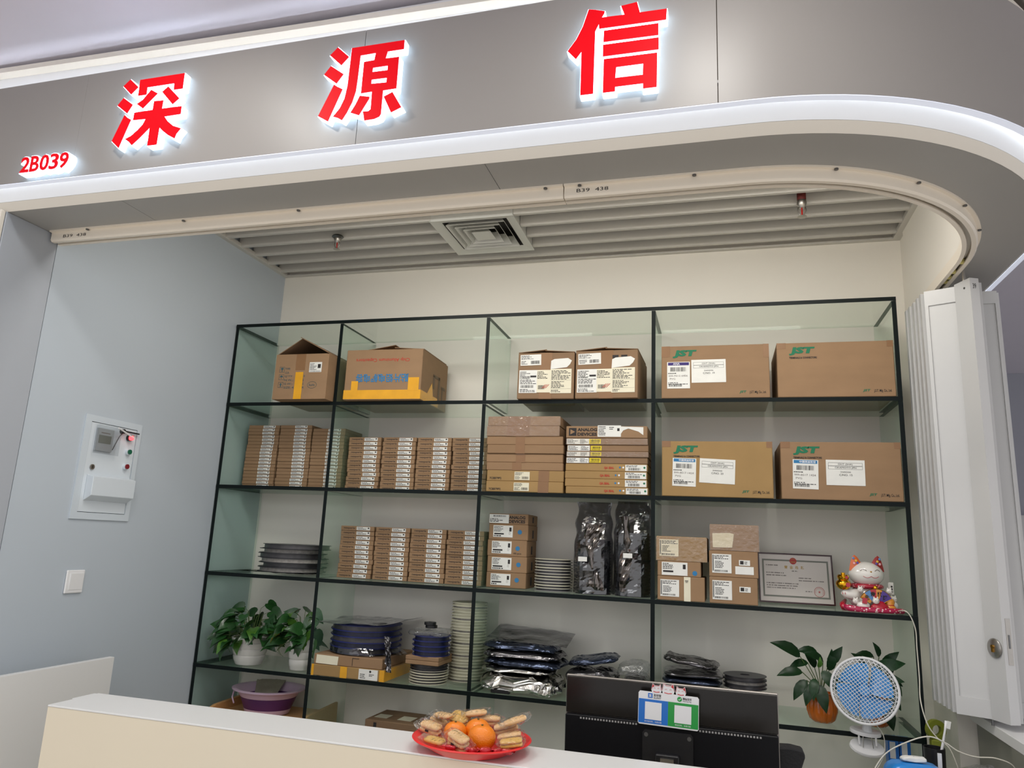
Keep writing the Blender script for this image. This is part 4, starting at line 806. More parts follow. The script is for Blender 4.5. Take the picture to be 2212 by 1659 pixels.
b.build('red_seal', 'seal', t)
# ------------------------------------------------------------------ lucky cat
M['porcelain'] = mat('porcelain_white', S(226, 222, 214), 0.12, coat=0.6); M['cat_red'] = mat('cat_red', S(176, 18, 44), 0.25, coat=0.3); M['gold'] = mat('gold_glaze', S(222, 164, 40), 0.15, metal=1.0); M['orange_glaze'] = mat('orange_glaze', S(216, 142, 46), 0.25, coat=0.4)
M['cat_pink'] = mat('cushion_fabric', S(170, 24, 72), 0.35); M['ear_orange'] = mat('ear_orange', S(206, 96, 34), 0.25, coat=0.3); M['ear_red'] = mat('ear_red', S(150, 40, 36), 0.25, coat=0.3); M['line_brown'] = mat('face_line', S(96, 70, 60), 0.5); M['violet'] = mat('violet_glaze', S(92, 70, 150), 0.3); M['pink'] = mat('pink_glaze', S(230, 170, 176), 0.3); M['sky'] = mat('sky_glaze', S(92, 136, 186), 0.3); M['yellow'] = mat('yellow_glaze', S(226, 190, 60), 0.3)
def speckle(name, base, spots, scale=60, th=0.62):
    m = mat(name, base, 0.3, coat=0.3); nt = m.node_tree; b = nt.nodes['Principled BSDF']; tc = nt.nodes.new('ShaderNodeTexCoord'); v = nt.nodes.new('ShaderNodeTexVoronoi'); v.inputs['Scale'].default_value = scale
    nt.links.new(tc.outputs['Object'], v.inputs['Vector']); r_ = nt.nodes.new('ShaderNodeValToRGB'); r_.color_ramp.interpolation = 'CONSTANT'
    r_.color_ramp.elements[0].color = spots; r_.color_ramp.elements[1].position = th; r_.color_ramp.elements[1].color = base; nt.links.new(v.outputs['Distance'], r_.inputs[0]); nt.links.new(r_.outputs[0], b.inputs['Base Color'])
    return m
M['floral'] = speckle('floral_pink', S(172, 22, 70), S(236, 214, 210), 90, 0.30); M['floral_red'] = speckle('floral_red', S(160, 16, 44), S(230, 190, 190), 120, 0.28)
ct = thing('lucky_cat', 'white porcelain lucky cat figurine with gold ingot pot, on third shelf', 'figurine', (3.083, 0.10, Z3 + 0.0005), R(10))
b = MB(); b.ell((0, 0, 0.052), (0.072, 0.055, 0.052), 26, 16); b.build('body', 'porcelain', ct, smooth=True)
hd = MB(); hd.ell((0, -0.004, 0.146), (0.068, 0.056, 0.050), 30, 18)
for k, v in enumerate(hd.v):
    x, y, z = v
    if z > 0.146: hd.v[k] = (x * (1 - 0.10 * (z - 0.146) / 0.05), y, z)
head = hd.build('head', 'porcelain', ct, smooth=True)
for s_ in (-1, 1):
    b = MB(); b.grid(lambda u, v: ((s_ * (0.038 + 0.008 * v)) + (u - 0.5) * 2 * 0.031 * (1 - v) ** 0.6 * 1.0, -0.012 + 0.012 * math.sin(u * math.pi) * (1 - v) * -1, 0.166 + 0.056 * v - 0.012 * abs(u - 0.5 + s_ * 0.2) * (1 - v)), 10, 8)
    b.grid(lambda u, v: ((s_ * (0.038 + 0.008 * v)) + (u - 0.5) * 2 * 0.031 * (1 - v) ** 0.6 * 1.0, -0.012 + 0.014 * math.sin(u * math.pi) * (1 - v), 0.166 + 0.056 * v - 0.012 * abs(u - 0.5 + s_ * 0.2) * (1 - v)), 10, 8)
    ear = b.build('ear', 'ear_orange' if s_ < 0 else 'ear_red', ct, smooth=True)
    for (dx, dz, k) in ((0.000, 0.016, 'yellow'), (0.012 * s_, 0.026, 'sky'), (-0.006 * s_, 0.008, 'violet'), (0.010 * s_, 0.006, 'pink')):
        MB().ell((s_ * 0.042 + dx * 0.8, -0.0225 + (dz * 0.22), 0.182 + dz), (0.0050, 0.0012, 0.0050), 8, 6).build('ear_flower', k, ear)
def face_pt(x, z):
    q = 1 - (x / 0.068) ** 2 - ((z - 0.146) / 0.050) ** 2
    return (x, -0.0045 - 0.056 * math.sqrt(max(q, 0.0)), z)
for s_ in (-1, 1):
    b = MB(); b.tube([face_pt(s_ * (0.016 + 0.022 * i / 8), 0.160 + 0.006 * math.sin(math.pi * i / 8)) for i in range(9)], 0.0010, 5); b.build('eye', 'line_brown', head)
    b = MB(); b.tube([face_pt(s_ * (0.030 * i / 8), 0.140 - 0.006 * math.sin(math.pi * i / 8) - 0.001) for i in range(9)], 0.0009, 5); b.build('mouth', 'cat_red', head)
MB().ell(face_pt(0, 0.157), (0.004, 0.002, 0.0025), 8, 6).build('nose', 'gold', head)
b = MB(); b.lathe([(0.047, 0.088), (0.064, 0.092), (0.066, 0.100), (0.058, 0.108), (0.04, 0.108)], 28, sy=0.84); b.build('collar', 'floral_red', ct, smooth=True)
MB().ell((0.014, -0.056, 0.094), (0.0095, 0.0095, 0.0105), 12, 8).build('bell', 'gold', ct, smooth=True)
# raised arm with gold pot
b = MB(); b.tube([(-0.030, -0.020, 0.066), (-0.065, -0.028, 0.064), (-0.095, -0.032, 0.068), (-0.108, -0.032, 0.074)], [0.026, 0.022, 0.018, 0.010], 14); b.build('arm', 'porcelain', ct, smooth=True)
for dx in (-0.006, 0.004): MB().tube([(-0.105 + dx, -0.049, 0.072), (-0.105 + dx, -0.0505, 0.064)], 0.0012, 5).build('paw_line', 'cat_red', ct)
b = MB(); b.lathe([(0, 0.083), (0.016, 0.083), (0.026, 0.092), (0.030, 0.104), (0.026, 0.114), (0.018, 0.120), (0.022, 0.126), (0.023, 0.134), (0.019, 0.140), (0.008, 0.142), (0.008, 0.148), (0.0, 0.150)], 22, c=(-0.100, -0.030, 0.0)); b.build('gold_pot', 'gold', ct, smooth='auto')
MB().cyl((-0.092, -0.0605, 0.102), 0.009, 0.002, 14, axis='y').build('pot_seal', 'cat_red', ct); MB().cyl((-0.094, -0.054, 0.131), 0.0055, 0.002, 12, axis='y').build('pot_seal', 'cat_red', ct)
# fan
def fanpt(a, r_, dy=0.0): r_ *= 1.2; return (0.010 + r_ * math.sin(a), -0.070 + dy - 0.004 * math.cos(a * 1.5), 0.024 + r_ * math.cos(a))
cols = ['orange_glaze', 'sky', 'cat_red', 'orange_glaze', 'violet', 'violet']
fb = MB(); N = 6
for i in range(N):
    a0, a1 = R(-62 + i * 124 / N), R(-62 + (i + 1) * 124 / N)
    for q in range(3):
        b0, b1 = a0 + (a1 - a0) * q / 3, a0 + (a1 - a0) * (q + 1) / 3
        fb.add([fanpt(b0, 0.022), fanpt(b1, 0.022), fanpt(b1, 0.056), fanpt(b0, 0.056), fanpt(b0, 0.022, 0.004), fanpt(b1, 0.022, 0.004), fanpt(b1, 0.056, 0.004), fanpt(b0, 0.056, 0.004)], [(0, 1, 2, 3), (4, 7, 6, 5), (3, 2, 6, 7), (0, 4, 5, 1)], i)
fan = fb.build('paper_fan', cols, ct)
b = MB(); b.tube([fanpt(R(-62), 0.022), fanpt(R(-62), 0.056)] + [fanpt(R(-62 + i * 124 / 16), 0.0565) for i in range(17)] + [fanpt(R(62), 0.022)], 0.0011, 5); b.build('fan_rim', 'gold', fan)
for i, ch in enumerate('生意興隆'):
    a = R(-46 + i * 30); p = fanpt(a, 0.041, -0.0015)
    txt(fan, ch, p[0] - 0.009, p[0] + 0.009, p[2] - 0.009, p[2] + 0.009, y=p[1], bold=0.03)
# small figures
def kitten(x, y, z, s_, tilt=0):
    b = MB(); b.ell((x, y, z), (0.014 * s_, 0.012 * s_, 0.013 * s_), 14, 10)
    for q in (-1, 1): b.add([(x + q * 0.006 * s_ - 0.005 * s_, y, z + 0.010 * s_), (x + q * 0.006 * s_ + 0.005 * s_, y, z + 0.010 * s_), (x + q * 0.008 * s_, y, z + 0.019 * s_), (x + q * 0.006 * s_, y - 0.004 * s_, z + 0.010 * s_)], [(0, 2, 3), (3, 2, 1), (0, 1, 2)])
    k = b.build('kitten', 'porcelain', ct, smooth='auto')
    for q in (-1, 1): MB().tube([(x + q * 0.003 * s_, y - 0.0122 * s_, z + 0.001), (x + q * 0.0055 * s_, y - 0.0122 * s_, z + 0.0022), (x + q * 0.008 * s_, y - 0.0115 * s_, z + 0.001)], 0.0005, 4).build('eye', 'line_brown', k)
    return k
kitten(-0.046, -0.062, 0.086, 0.85); kitten(0.066, -0.058, 0.084, 0.85); kitten(-0.064, -0.056, 0.040, 0.9); kitten(0.004, -0.082, 0.046, 0.95); kitten(0.092, -0.030, 0.052, 0.95)
b = MB(); b.ell((-0.038, -0.062, 0.024), (0.026, 0.016, 0.018), 14, 10); b.build('scroll_bundle', 'porcelain', ct, smooth=True)
b = MB(); b.ell((0.092, -0.030, 0.027), (0.016, 0.014, 0.018), 12, 8); b.build('kitten_body', 'porcelain', ct, smooth=True)
b = MB(); b.lathe([(0, 0.004), (0.028, 0.004), (0.036, 0.014), (0.034, 0.026), (0.022, 0.036), (0.014, 0.044), (0.0, 0.046)], 18, c=(0.022, -0.070, 0), sy=0.55); b.build('lucky_bag', 'cat_red', ct, smooth=True)
b = MB(); b.lathe([(0, 0.0), (0.022, 0.003), (0.027, 0.014), (0.020, 0.026), (0.015, 0.031), (0.019, 0.042), (0.016, 0.052), (0.006, 0.058), (0, 0.060)], 18, c=(0.066, -0.056, 0.0), sy=0.8); b.build('gourd', 'orange_glaze', ct, smooth=True)
b = MB(); b.tube([(0.066 + 0.0155 * math.cos(i * math.pi / 8), -0.056 + 0.0125 * math.sin(i * math.pi / 8), 0.031) for i in range(16)], 0.0016, 5, closed=True); b.build('gourd_ribbon', 'cat_red', ct)
MB().box(-0.052, -0.034, -0.080, -0.077, 0.028, 0.050).build('lucky_card', 'cat_red', ct, (0, 0, 0), (0, R(8), 0))
b = MB(); b.tube([(-0.112, -0.060, 0.020), (-0.098, -0.070, 0.014), (-0.060, -0.080, 0.010), (0.0, -0.084, 0.009), (0.06, -0.080, 0.009), (0.108, -0.066, 0.009), (0.120, -0.056, 0.007)], [0.009, 0.013, 0.012, 0.011, 0.012, 0.012, 0.003], 12)
for k, v in enumerate(b.v): b.v[k] = (v[0], v[1], max(v[2], 0.0))
b.build('cushion_roll', 'floral', ct, smooth=True)
b = MB(); b.lathe([(0, 0), (0.10, 0.0), (0.102, 0.008), (0.08, 0.012), (0, 0.012)], 26, sy=0.70); b.build('cushion', 'cat_pink', ct, smooth='auto')
b = MB(); b.tube([(-0.112, -0.055, 0.015), (-0.105, -0.02, 0.022), (-0.085, 0.0, 0.040)], [0.010, 0.012, 0.006], 10); b.build('cushion_corner', 'cat_red', ct, smooth=True)
b = MB(); b.box(0.082, 0.104, -0.012, -0.006, 0.068, 0.118); b.build('lucky_slip', 'porcelain', ct, bevel=0.003); b = MB()
for q in range(3): b.box(0.0905, 0.0975, -0.0128, -0.0122, 0.078 + q * 0.010, 0.085 + q * 0.010)
b.build('slip_marks', 'ink', ct)
# ------------------------------------------------------------------ plants
def veg(name, c1, c2):
    m = mat(name, c1, 0.32, var=0.25, vscale=10, rnd=0.25, coat=0.15); return m
M['leaf'] = veg('pothos_leaf', S(34, 74, 32), None); M['leaf_light'] = veg('young_leaf', S(70, 112, 40), None); M['leaf_yellow'] = veg('yellow_leaf', S(196, 166, 50), None); M['leaf_dark'] = veg('philodendron_leaf', S(24, 52, 26), None); M['leaf_dark'].node_tree.nodes['Principled BSDF'].inputs['Coat Weight'].default_value = 0.0; M['leaf_dark'].node_tree.nodes['Principled BSDF'].inputs['Specular IOR Level'].default_value = 0.25
M['stem'] = mat('stem_green', S(84, 104, 52), 0.5); M['soil'] = mat('soil', S(40, 32, 26), 0.95, var=0.3, vscale=60); M['pot_white'] = mat('pot_white', S(224, 222, 216), 0.25, coat=0.3); M['pot_orange'] = mat('pot_orange', S(206, 104, 22), 0.22, coat=0.5, var=0.06, vscale=12)
def leaf_mesh(kind):
    b = MB()
    if kind == 'heart': out = [(0.0, 0.0), (-0.10, 0.16), (-0.06, 0.30), (0.10, 0.38), (0.32, 0.36), (0.58, 0.24), (0.82, 0.10), (1.0, 0.0)]
    else: out = [(0.0, 0.0), (0.04, 0.09), (0.18, 0.19), (0.40, 0.23), (0.62, 0.20), (0.82, 0.11), (0.94, 0.04), (1.0, 0.0)]
    def z(x, y): return 0.10 * math.sin(max(x, 0) * math.pi * 0.9) - 0.22 * max(x, 0) ** 2 + 0.30 * abs(y) - 0.35 * y * y
    mid = [(0.0, 0), (0.08, 0), (0.2, 0), (0.35, 0), (0.5, 0), (0.68, 0), (0.85, 0), (1.0, 0)]
    for s_ in (-1, 1):
        vs = [(x, 0, z(x, 0)) for x, _ in mid] + [(x, s_ * y, z(x, y)) for x, y in out]
        b.add(vs, [(i, i + 1, 9 + i, 8 + i) for i in range(7)])
    return b
LEAF = {(k, m_): leaf_mesh(k).mesh('leaf', m_, smooth=True, weld=True) for k in ('heart', 'lance') for m_ in ('leaf', 'leaf_light', 'leaf_yellow', 'leaf_dark')}
def put_leaf(parent, p, d, size, kind, m_, roll=0.0, name='leaf', up=(0, 0, 1)):
    d = Vector(d).normalized(); up = Vector(up); y = up.cross(d)
    if y.length < 0.05: y = Vector((0, 1, 0))
    y.normalize(); n = d.cross(y); mx = Matrix((d, y, n)).transposed() @ Matrix.Rotation(roll, 3, 'X')
    o = obj(name, LEAF[(kind, m_)], parent, p, mx.to_euler(), (size, size, size)); return o
def pothos(label, loc, r0, r1, h, spread, top, n, seed, extra):
    t = thing('potted_pothos', label, 'plant', loc, 0, 'pothos plants in white pots'); rr = random.Random(seed)
    prof = [(0, 0.002), (r0 * 0.96, 0.002), (r0, 0.006)]
    for k in range(3): z0, z1 = h * (0.12 + 0.24 * k), h * (0.12 + 0.24 * (k + 1)); ra = r0 + (r1 - r0) * (z0 / h); rb = r0 + (r1 - r0) * (z1 / h); prof += [(ra, z0), (ra + 0.004, z0 + 0.006), (rb + 0.002, z1 - 0.006), (rb - 0.001, z1 - 0.001)]
    prof += [(r1, h), (r1 - 0.005, h), (r1 - 0.008, h - 0.015), (0, h - 0.015)]
    MB().lathe(prof, 30).build('pot', 'pot_white', t, smooth='auto'); MB().lathe([(0, h - 0.014), (r1 - 0.009, h - 0.0145)], 20).build('soil', 'soil', t)
    st = MB()
    for i in range(n):
        a = rr.uniform(0, 2 * math.pi); e = rr.random(); rad = spread * (0.35 + 0.65 * math.sqrt(rr.random())); 
        px, py = rad * math.cos(a) * extra[0], rad * math.sin(a) * extra[1]
        pz = h + 0.015 + (top - h - 0.03) * (1 - (rad / spread) ** 1.6) * rr.uniform(0.55, 1.0) - (0.05 * rr.random() if rad > spread * 0.7 else 0)
        px = max(px, extra[2]); px = min(px, extra[3]); py = min(max(py, extra[4]), extra[5])
        d = ((math.cos(a) if not (px > 0.02 and extra[3] < 0.1) else -0.3) + rr.uniform(-0.5, 0.5), math.sin(a) * 0.8 - 0.35 + rr.uniform(-0.3, 0.3), rr.uniform(-0.9, 0.25))
        size = rr.uniform(0.062, 0.098)
        m_ = 'leaf_light' if rr.random() < 0.14 else 'leaf'
        put_leaf(t, (px, py, pz), d, size, 'heart', m_, rr.uniform(-0.4, 0.4), up=(rr.uniform(-0.5, 0.5), rr.uniform(-1.0, -0.2), rr.uniform(0.3, 1.0)))
        st.tube([(px * 0.12, py * 0.12, h - 0.02), (px * 0.5, py * 0.5, h + (pz - h) * 0.8 + 0.008), (px, py, pz)], 0.0013, 5)
    st.build('stems', 'stem', t)
    return t, rr
p1_, rr = pothos('bushy pothos plant in a wide white pot, left on fourth shelf', (0.232, 0.105, Z4), 0.066, 0.094, 0.130, 0.165, 0.365, 74, 11, (1.0, 0.75, -0.115, 0.105, -0.11, 0.16))
put_leaf(p1_, (-0.06, -0.098, 0.115), (-0.1, -0.55, -0.8), 0.10, 'heart', 'leaf', 0.1); put_leaf(p1_, (-0.13, -0.06, 0.15), (-0.8, -0.2, -0.5), 0.075, 'heart', 'leaf', 0.3); put_leaf(p1_, (-0.01, -0.09, 0.12), (0.2, -0.4, -0.9), 0.07, 'heart', 'leaf_light', 0.4)
b = MB()
for q in range(4): b.tube([(-0.10 - 0.01 * q, -0.06, 0.13), (-0.13 + 0.014 * q, -0.075, 0.10), (-0.145 + 0.03 * q, -0.08, 0.075 - 0.006 * q)], 0.0012, 4)
b.build('aerial_roots', 'stem', p1_)
p2_, rr = pothos('pothos plant with a yellow leaf in a slim white pot, fourth shelf', (0.528, 0.09, Z4), 0.046, 0.060, 0.142, 0.130, 0.350, 56, 23, (1.0, 0.8, -0.10, 0.035, -0.12, 0.16))
put_leaf(p2_, (-0.085, -0.07, 0.165), (-0.5, -0.5, -0.55), 0.062, 'heart', 'leaf_yellow', 0.5); put_leaf(p2_, (0.03, -0.075, 0.165), (0.15, -0.3, -0.95), 0.095, 'heart', 'leaf', 0.2); put_leaf(p2_, (-0.01, -0.08, 0.215), (-0.1, -0.6, 0.5), 0.055, 'heart', 'leaf_light', 0.6)
b = MB()
for q in range(4): b.tube([(-0.05, -0.05, 0.135), (-0.075 - 0.006 * q, -0.07, 0.115 - 0.01 * q), (-0.085 + 0.012 * q, -0.075, 0.09 - 0.008 * q)], 0.0012, 4)
b.build('aerial_roots', 'stem', p2_)
def pumpkin_pot(label, loc, leaves, seed):
    t = thing('potted_philodendron', label, 'plant', loc, 0, 'plants in orange pumpkin pots'); b = MB(); n = 48; pr = [(0.0, 0.001), (0.036, 0.001), (0.048, 0.012), (0.057, 0.040), (0.058, 0.065), (0.052, 0.092), (0.045, 0.106), (0.047, 0.112), (0.043, 0.112), (0.040, 0.100), (0, 0.098)]
    def f(u, v):
        i = int(round(v * (len(pr) - 1))); r_, z = pr[i]; a = u * 2 * math.pi; k = 1 + (0.085 * (abs(math.cos(a * 6)) - 0.5) if 2 <= i <= 5 else 0)
        return (r_ * k * math.cos(a), r_ * k * math.sin(a), z)
    b.grid(f, n, len(pr), closeu=True); b.build('pumpkin_pot', 'pot_orange', t, smooth='auto'); MB().lathe([(0, 0.099), (0.040, 0.0995)], 16).build('soil', 'soil', t)
    st = MB()
    for (p, d, s_, m_) in leaves:
        put_leaf(t, p, d, s_, 'lance', m_, 0.25, up=(0.1, -0.9, 0.5)); p = Vector(p); st.tube([(0, 0, 0.095), tuple(p * 0.45 + Vector((0, 0, 0.065))), tuple(p)], 0.0018, 5)
    st.build('stems', 'stem', t); return t
pumpkin_pot('dark leafy plant in an orange pumpkin pot, left of the fan', (2.897, 0.121, Z4), [((-0.080, -0.04, 0.248), (-0.75, -0.2, 0.42), 0.125, 'leaf_dark'), ((-0.075, -0.05, 0.19), (-0.95, -0.15, -0.1), 0.10, 'leaf_dark'), ((-0.06, -0.05, 0.16), (-0.6, -0.3, -0.75), 0.095, 'leaf_dark'), ((-0.04, -0.06, 0.15), (-0.35, -0.4, -0.8), 0.09, 'leaf_dark'), ((-0.015, -0.07, 0.15), (0.15, -0.45, -0.85), 0.105, 'leaf_dark'), ((-0.01, 0.0, 0.265), (-0.9, -0.3, 0.1), 0.085, 'leaf_dark'), ((0.01, -0.01, 0.235), (-0.7, -0.3, 0.35), 0.085, 'leaf_dark'), ((0.03, -0.02, 0.20), (0.2, -0.1, 0.95), 0.085, 'leaf_dark'), ((0.02, -0.05, 0.18), (0.7, -0.4, -0.35), 0.085, 'leaf_dark'), ((-0.01, -0.03, 0.21), (0.1, -0.3, 0.6), 0.045, 'leaf_light'), ((-0.02, 0.02, 0.20), (-0.3, 0.3, 0.7), 0.09, 'leaf_dark'), ((-0.05, -0.02, 0.225), (-0.75, -0.3, -0.15), 0.08, 'leaf_dark'), ((0.0, -0.05, 0.20), (0.5, -0.4, -0.6), 0.10, 'leaf_dark'), ((0.03, -0.01, 0.225), (0.45, -0.2, 0.6), 0.09, 'leaf_dark'), ((-0.03, -0.06, 0.17), (-0.15, -0.5, -0.8), 0.085, 'leaf_dark')], 1)
pumpkin_pot('dark leafy plant in an orange pumpkin pot, behind the fan', (3.100, 0.150, Z4), [((0.0, -0.02, 0.265), (-0.9, -0.2, 0.15), 0.07, 'leaf_dark'), ((0.02, -0.02, 0.265), (-0.2, -0.2, 0.7), 0.06, 'leaf_dark'), ((0.0, -0.06, 0.23), (0.85, -0.2, 0.22), 0.108, 'leaf_dark'), ((0.03, -0.06, 0.20), (0.7, -0.2, -0.35), 0.07, 'leaf_dark'), ((0.05, -0.06, 0.19), (0.40, -0.2, -0.65), 0.07, 'leaf_dark'), ((0.04, -0.06, 0.14), (0.45, -0.2, -0.7), 0.075, 'leaf_dark'), ((0.02, -0.07, 0.105), (0.2, -0.3, -0.85), 0.105, 'leaf_dark'), ((0.05, 0.02, 0.2), (0.7, 0.3, 0.2), 0.04, 'leaf_dark'), ((-0.03, -0.02, 0.22), (-0.5, -0.3, 0.6), 0.08, 'leaf_dark'), ((0.01, -0.05, 0.19), (0.6, -0.3, 0.0), 0.09, 'leaf_dark'), ((0.03, -0.03, 0.24), (0.5, -0.2, 0.45), 0.08, 'leaf_dark')], 2)
# ------------------------------------------------------------------ fourth shelf: cartons, reels, bags
t = carton('low_carton', 'low carton bound with yellow tape, under the blue reels', (0.646, 0.0, Z4), 0.374, 0.36, 0.050, 0, 'card_yellow', 'cartons under the blue reels')
strip(t, 0.150, 0.185, -0.0012, -0.0003, 0, 0.050, 'tape_yellow', 'yellow_tape'); strip(t, -0.0005, 0.012, -0.001, -0.0003, 0, 0.05, 'tape_yellow', 'yellow_tape'); MB().box(0.3745, 0.3752, 0.0, 0.3, 0.0, 0.05).build('yellow_tape', 'tape_yellow', t); strip(t, 0.35, 0.374, -0.001, -0.0003, 0, 0.05, 'tape_yellow', 'yellow_tape')
lbl(t, 0.246, 0.342, 0.002, 0.048, [('rows', 0.08, 0.4, 0.1, 0.6, 3), ('rows', 0.55, 0.9, 0.35, 0.6, 2), ('circle', 0.55, 0.66, 0.72, 0.9)], 131)
t = carton('low_carton', 'low carton with a scraped white label, directly under the blue reels', (0.652, 0.004, Z4 + 0.0505), 0.352, 0.355, 0.046, 0, 'card', 'cartons under the blue reels')
lp = MB(); lp.prism([(0.012, 0.004), (0.125, 0.002), (0.128, 0.04), (0.014, 0.042)], -0.0014, -0.0006); lp.build('torn_label', 'paper_cream', t); b = MB(); b.box(0.20, 0.202, -0.0012, -0.0005, 0.006, 0.04); b.box(0.20, 0.235, -0.0012, -0.0005, 0.038, 0.04); b.build('cut_line', 'ink', t)
for k in range(5):
    reel('large blue component reel, %s of five above the low cartons' % ['bottom', 'fourth from top', 'third from top', 'second from top', 'top'][k], (0.824 + rr.uniform(-0.003, 0.003), 0.190, Z4 + 0.1035 + k * 0.0255), 0.173, 0.0252, 'reel_blue', 'tape_navy' if k % 2 else 'tape_dark', 'large blue reels on the fourth shelf', k, 0.95)
t = thing('reel_bag', 'crumpled anti-static bag film around the large blue reels', 'bag', (0.826, 0.185, Z4 + 0.098))
o = sheet(0.40, 0.36, 8.0, 0.006, 26, 14, 9).build('top_film', 'smoke', t, (0.02, 0, 0.142)); 
for v in o.data.vertices: v.co.z = max(v.co.z, -0.006) + (0.02 * max(0, (v.co.x - 0.12) / 0.08))
def skirt(u, v):
    a = R(180 + 180 * u); r_ = 0.1755 + 0.0012 * noise.noise(Vector((u * 14, v * 3, 2.0))) + 0.014 * (1 - v) * min(1, u * 2)
    return (0.001 + r_ * math.cos(a) + 0.03 * u * (1 - v), 0.008 + r_ * math.sin(a) * 0.99, 0.004 + v * 0.030 + 0.004 * noise.noise(Vector((u * 20, 0, v))))
MB().grid(skirt, 40, 6).build('side_film', 'smoke', t)
def tail(u, v):
    return (0.175 + 0.035 * u + 0.02 * v + 0.006 * noise.noise(Vector((u * 5, v * 8, 1))), -0.175 - 0.012 * u + 0.014 * noise.noise(Vector((u * 6, v * 9, 5))), 0.10 - 0.155 * v)
MB().grid(tail, 10, 18).build('hanging_tail', 'antistatic', t)
# narrow mixed stack
z = Z4 + 0.0004
for k in range(5): reel('small cream component reel, %s in lowest part of mixed stack' % ['bottom', 'second from bottom', 'third from bottom', 'fourth from bottom', 'fifth from bottom'][k], (1.192 + rr.uniform(-0.002, 0.002), 0.115, z), 0.089, 0.0115, 'reel_cream', 'tape_dark', 'reels in the mixed stack on the fourth shelf', k, 0.9); z += 0.0117
for k in range(2): reel('small black component reel, %s of two below slim cartons in mixed stack' % ['lower', 'upper'][k], (1.192, 0.115, z), 0.088, 0.0125, 'reel_black', 'tape_dark', 'reels in the mixed stack on the fourth shelf', k, 0.9); z += 0.0127
for k in range(2):
    t = carton('slim_carton', 'plain slim carton, %s of two inside the mixed reel stack' % ['lower', 'upper'][k], (1.105, 0.032, z), 0.165, 0.165, 0.0185, R(-2), 'card', 'slim cartons in the mixed stack'); z += 0.0188
for k in range(4): reel('small blue component reel, %s of four in the mixed stack' % ['bottom', 'third from top', 'second from top', 'top'][k], (1.196 + rr.uniform(-0.003, 0.003), 0.115, z), 0.089, 0.0215, 'reel_blue', 'tape_navy', 'reels in the mixed stack on the fourth shelf', k, 0.9); z += 0.0218
o = pillow(0.185, 0.16, 0.030, 3.0, 0.010).build('clear_bag', 'clearbag', None, (1.192, 0.115, z + 0.0005)); tag(o, 'clear plastic bag on top of the mixed reel stack', 'bag')
for q, (dx, dz) in enumerate(((-0.005, 0.0), (-0.012, 0.0135))):
    o = MB().lathe([(0.008, 0), (0.028, 0), (0.028, 0.012), (0.008, 0.012)], 20, close=True).build('small_roll', 'black', None, (1.200 + dx, 0.105, z + 0.032 + dz), smooth='auto'); tag(o, ['small black roll lying on the clear bag', 'small black roll stacked highest on the mixed stack'][q], 'roll')
n = 26
for k in range(n):
    reel('cream component reel, %s in tall cream stack' % ('bottom' if k == 0 else (ORD[n - 1 - k] if n - 1 - k < 20 else ['second', 'third', 'fourth', 'fifth', 'sixth'][k - 1] + ' from bottom')), (1.330 + rr.uniform(-0.0025, 0.0025), 0.255 + rr.uniform(-0.003, 0.003), Z4 + 0.0004 + k * 0.0137), 0.087, 0.0135, 'reel_cream', 'reel_cream' if k % 4 else 'tape_light', 'cream reels in the tall stack', rr.uniform(0, 6), 0.90)
# bag pile
def bag(label, loc, w_, d, h, seed, m_, rz=0.0, cr=0.012, tilt=(0, 0), name='antistatic_pouch', freq=13, e=0.4, smooth=False):
    o = pillow(w_, d, h, seed, cr, 64, 26, freq=freq, e=e).build(name, m_, None, loc, (tilt[0], tilt[1], rz), smooth=smooth); return tag(o, label, 'bag')
bag('bright silver foil pouch at the bottom of the bag pile', (1.640, 0.145, Z4 + 0.0005), 0.345, 0.25, 0.082, 1.0, 'foil', R(-3), 0.022, name='foil_pouch', freq=16)
bag('crinkled silver foil pouch lying second in the bag pile', (1.628, 0.155, Z4 + 0.0835), 0.325, 0.24, 0.026, 2.0, 'foil', R(-2), 0.014, name='foil_pouch')
bag('dark anti-static pouch lying above the silver pouches', (1.650, 0.160, Z4 + 0.1105), 0.345, 0.25, 0.034, 3.3, 'antistatic_navy', R(-5), 0.018)
bag('dark anti-static pouch, fourth up in the bag pile', (1.640, 0.165, Z4 + 0.1455), 0.345, 0.25, 0.032, 4.1, 'antistatic', R(3), 0.018)
bag('dark anti-static pouch, upper in the bag pile', (1.630, 0.170, Z4 + 0.1785), 0.335, 0.25, 0.030, 6.1, 'antistatic_navy', R(-2), 0.016)
o = sheet(0.37, 0.22, 6.0, 0.006, 24, 10, 7, slope=-0.05).build('grey_pouch', 'smoke', None, (1.66, 0.20, Z4 + 0.232), (R(10), 0, 0)); tag(o, 'flat smoky grey pouch on top of the bag pile', 'bag')
o = MB().box(0, 0.085, 0, 0.03, 0, 0.016).build('black_block', 'black', None, (1.527, 0.014, Z4 + 0.0005), bevel=0.002); tag(o, 'small black block on the shelf before the foil pouch', 'block')
bag('dark pouch lying low in the heap behind the monitor', (1.957, 0.19, Z4 + 0.0005), 0.19, 0.24, 0.064, 7.7, 'antistatic_navy', R(3), 0.016)
bag('shiny dark pouch in the middle of the heap behind the monitor', (1.955, 0.17, Z4 + 0.066), 0.195, 0.22, 0.056, 9.2, 'antistatic', R(-6), 0.016)
bag('flat navy pouch topping the heap behind the monitor', (1.958, 0.18, Z4 + 0.142), 0.21, 0.20, 0.030, 5.5, 'antistatic_navy', R(6), 0.012, (0, R(-9)))
bag('dark pouch beside the upright under the clear zip bag', (2.146, 0.18, Z4 + 0.0005), 0.106, 0.24, 0.110, 8.4, 'antistatic', R(4), 0.012)
o = bag('clear zip bag with a red line, right in the heap', (2.140, 0.16, Z4 + 0.112), 0.112, 0.17, 0.055, 2.9, 'clearbag', R(-4), 0.016, name='zip_bag')
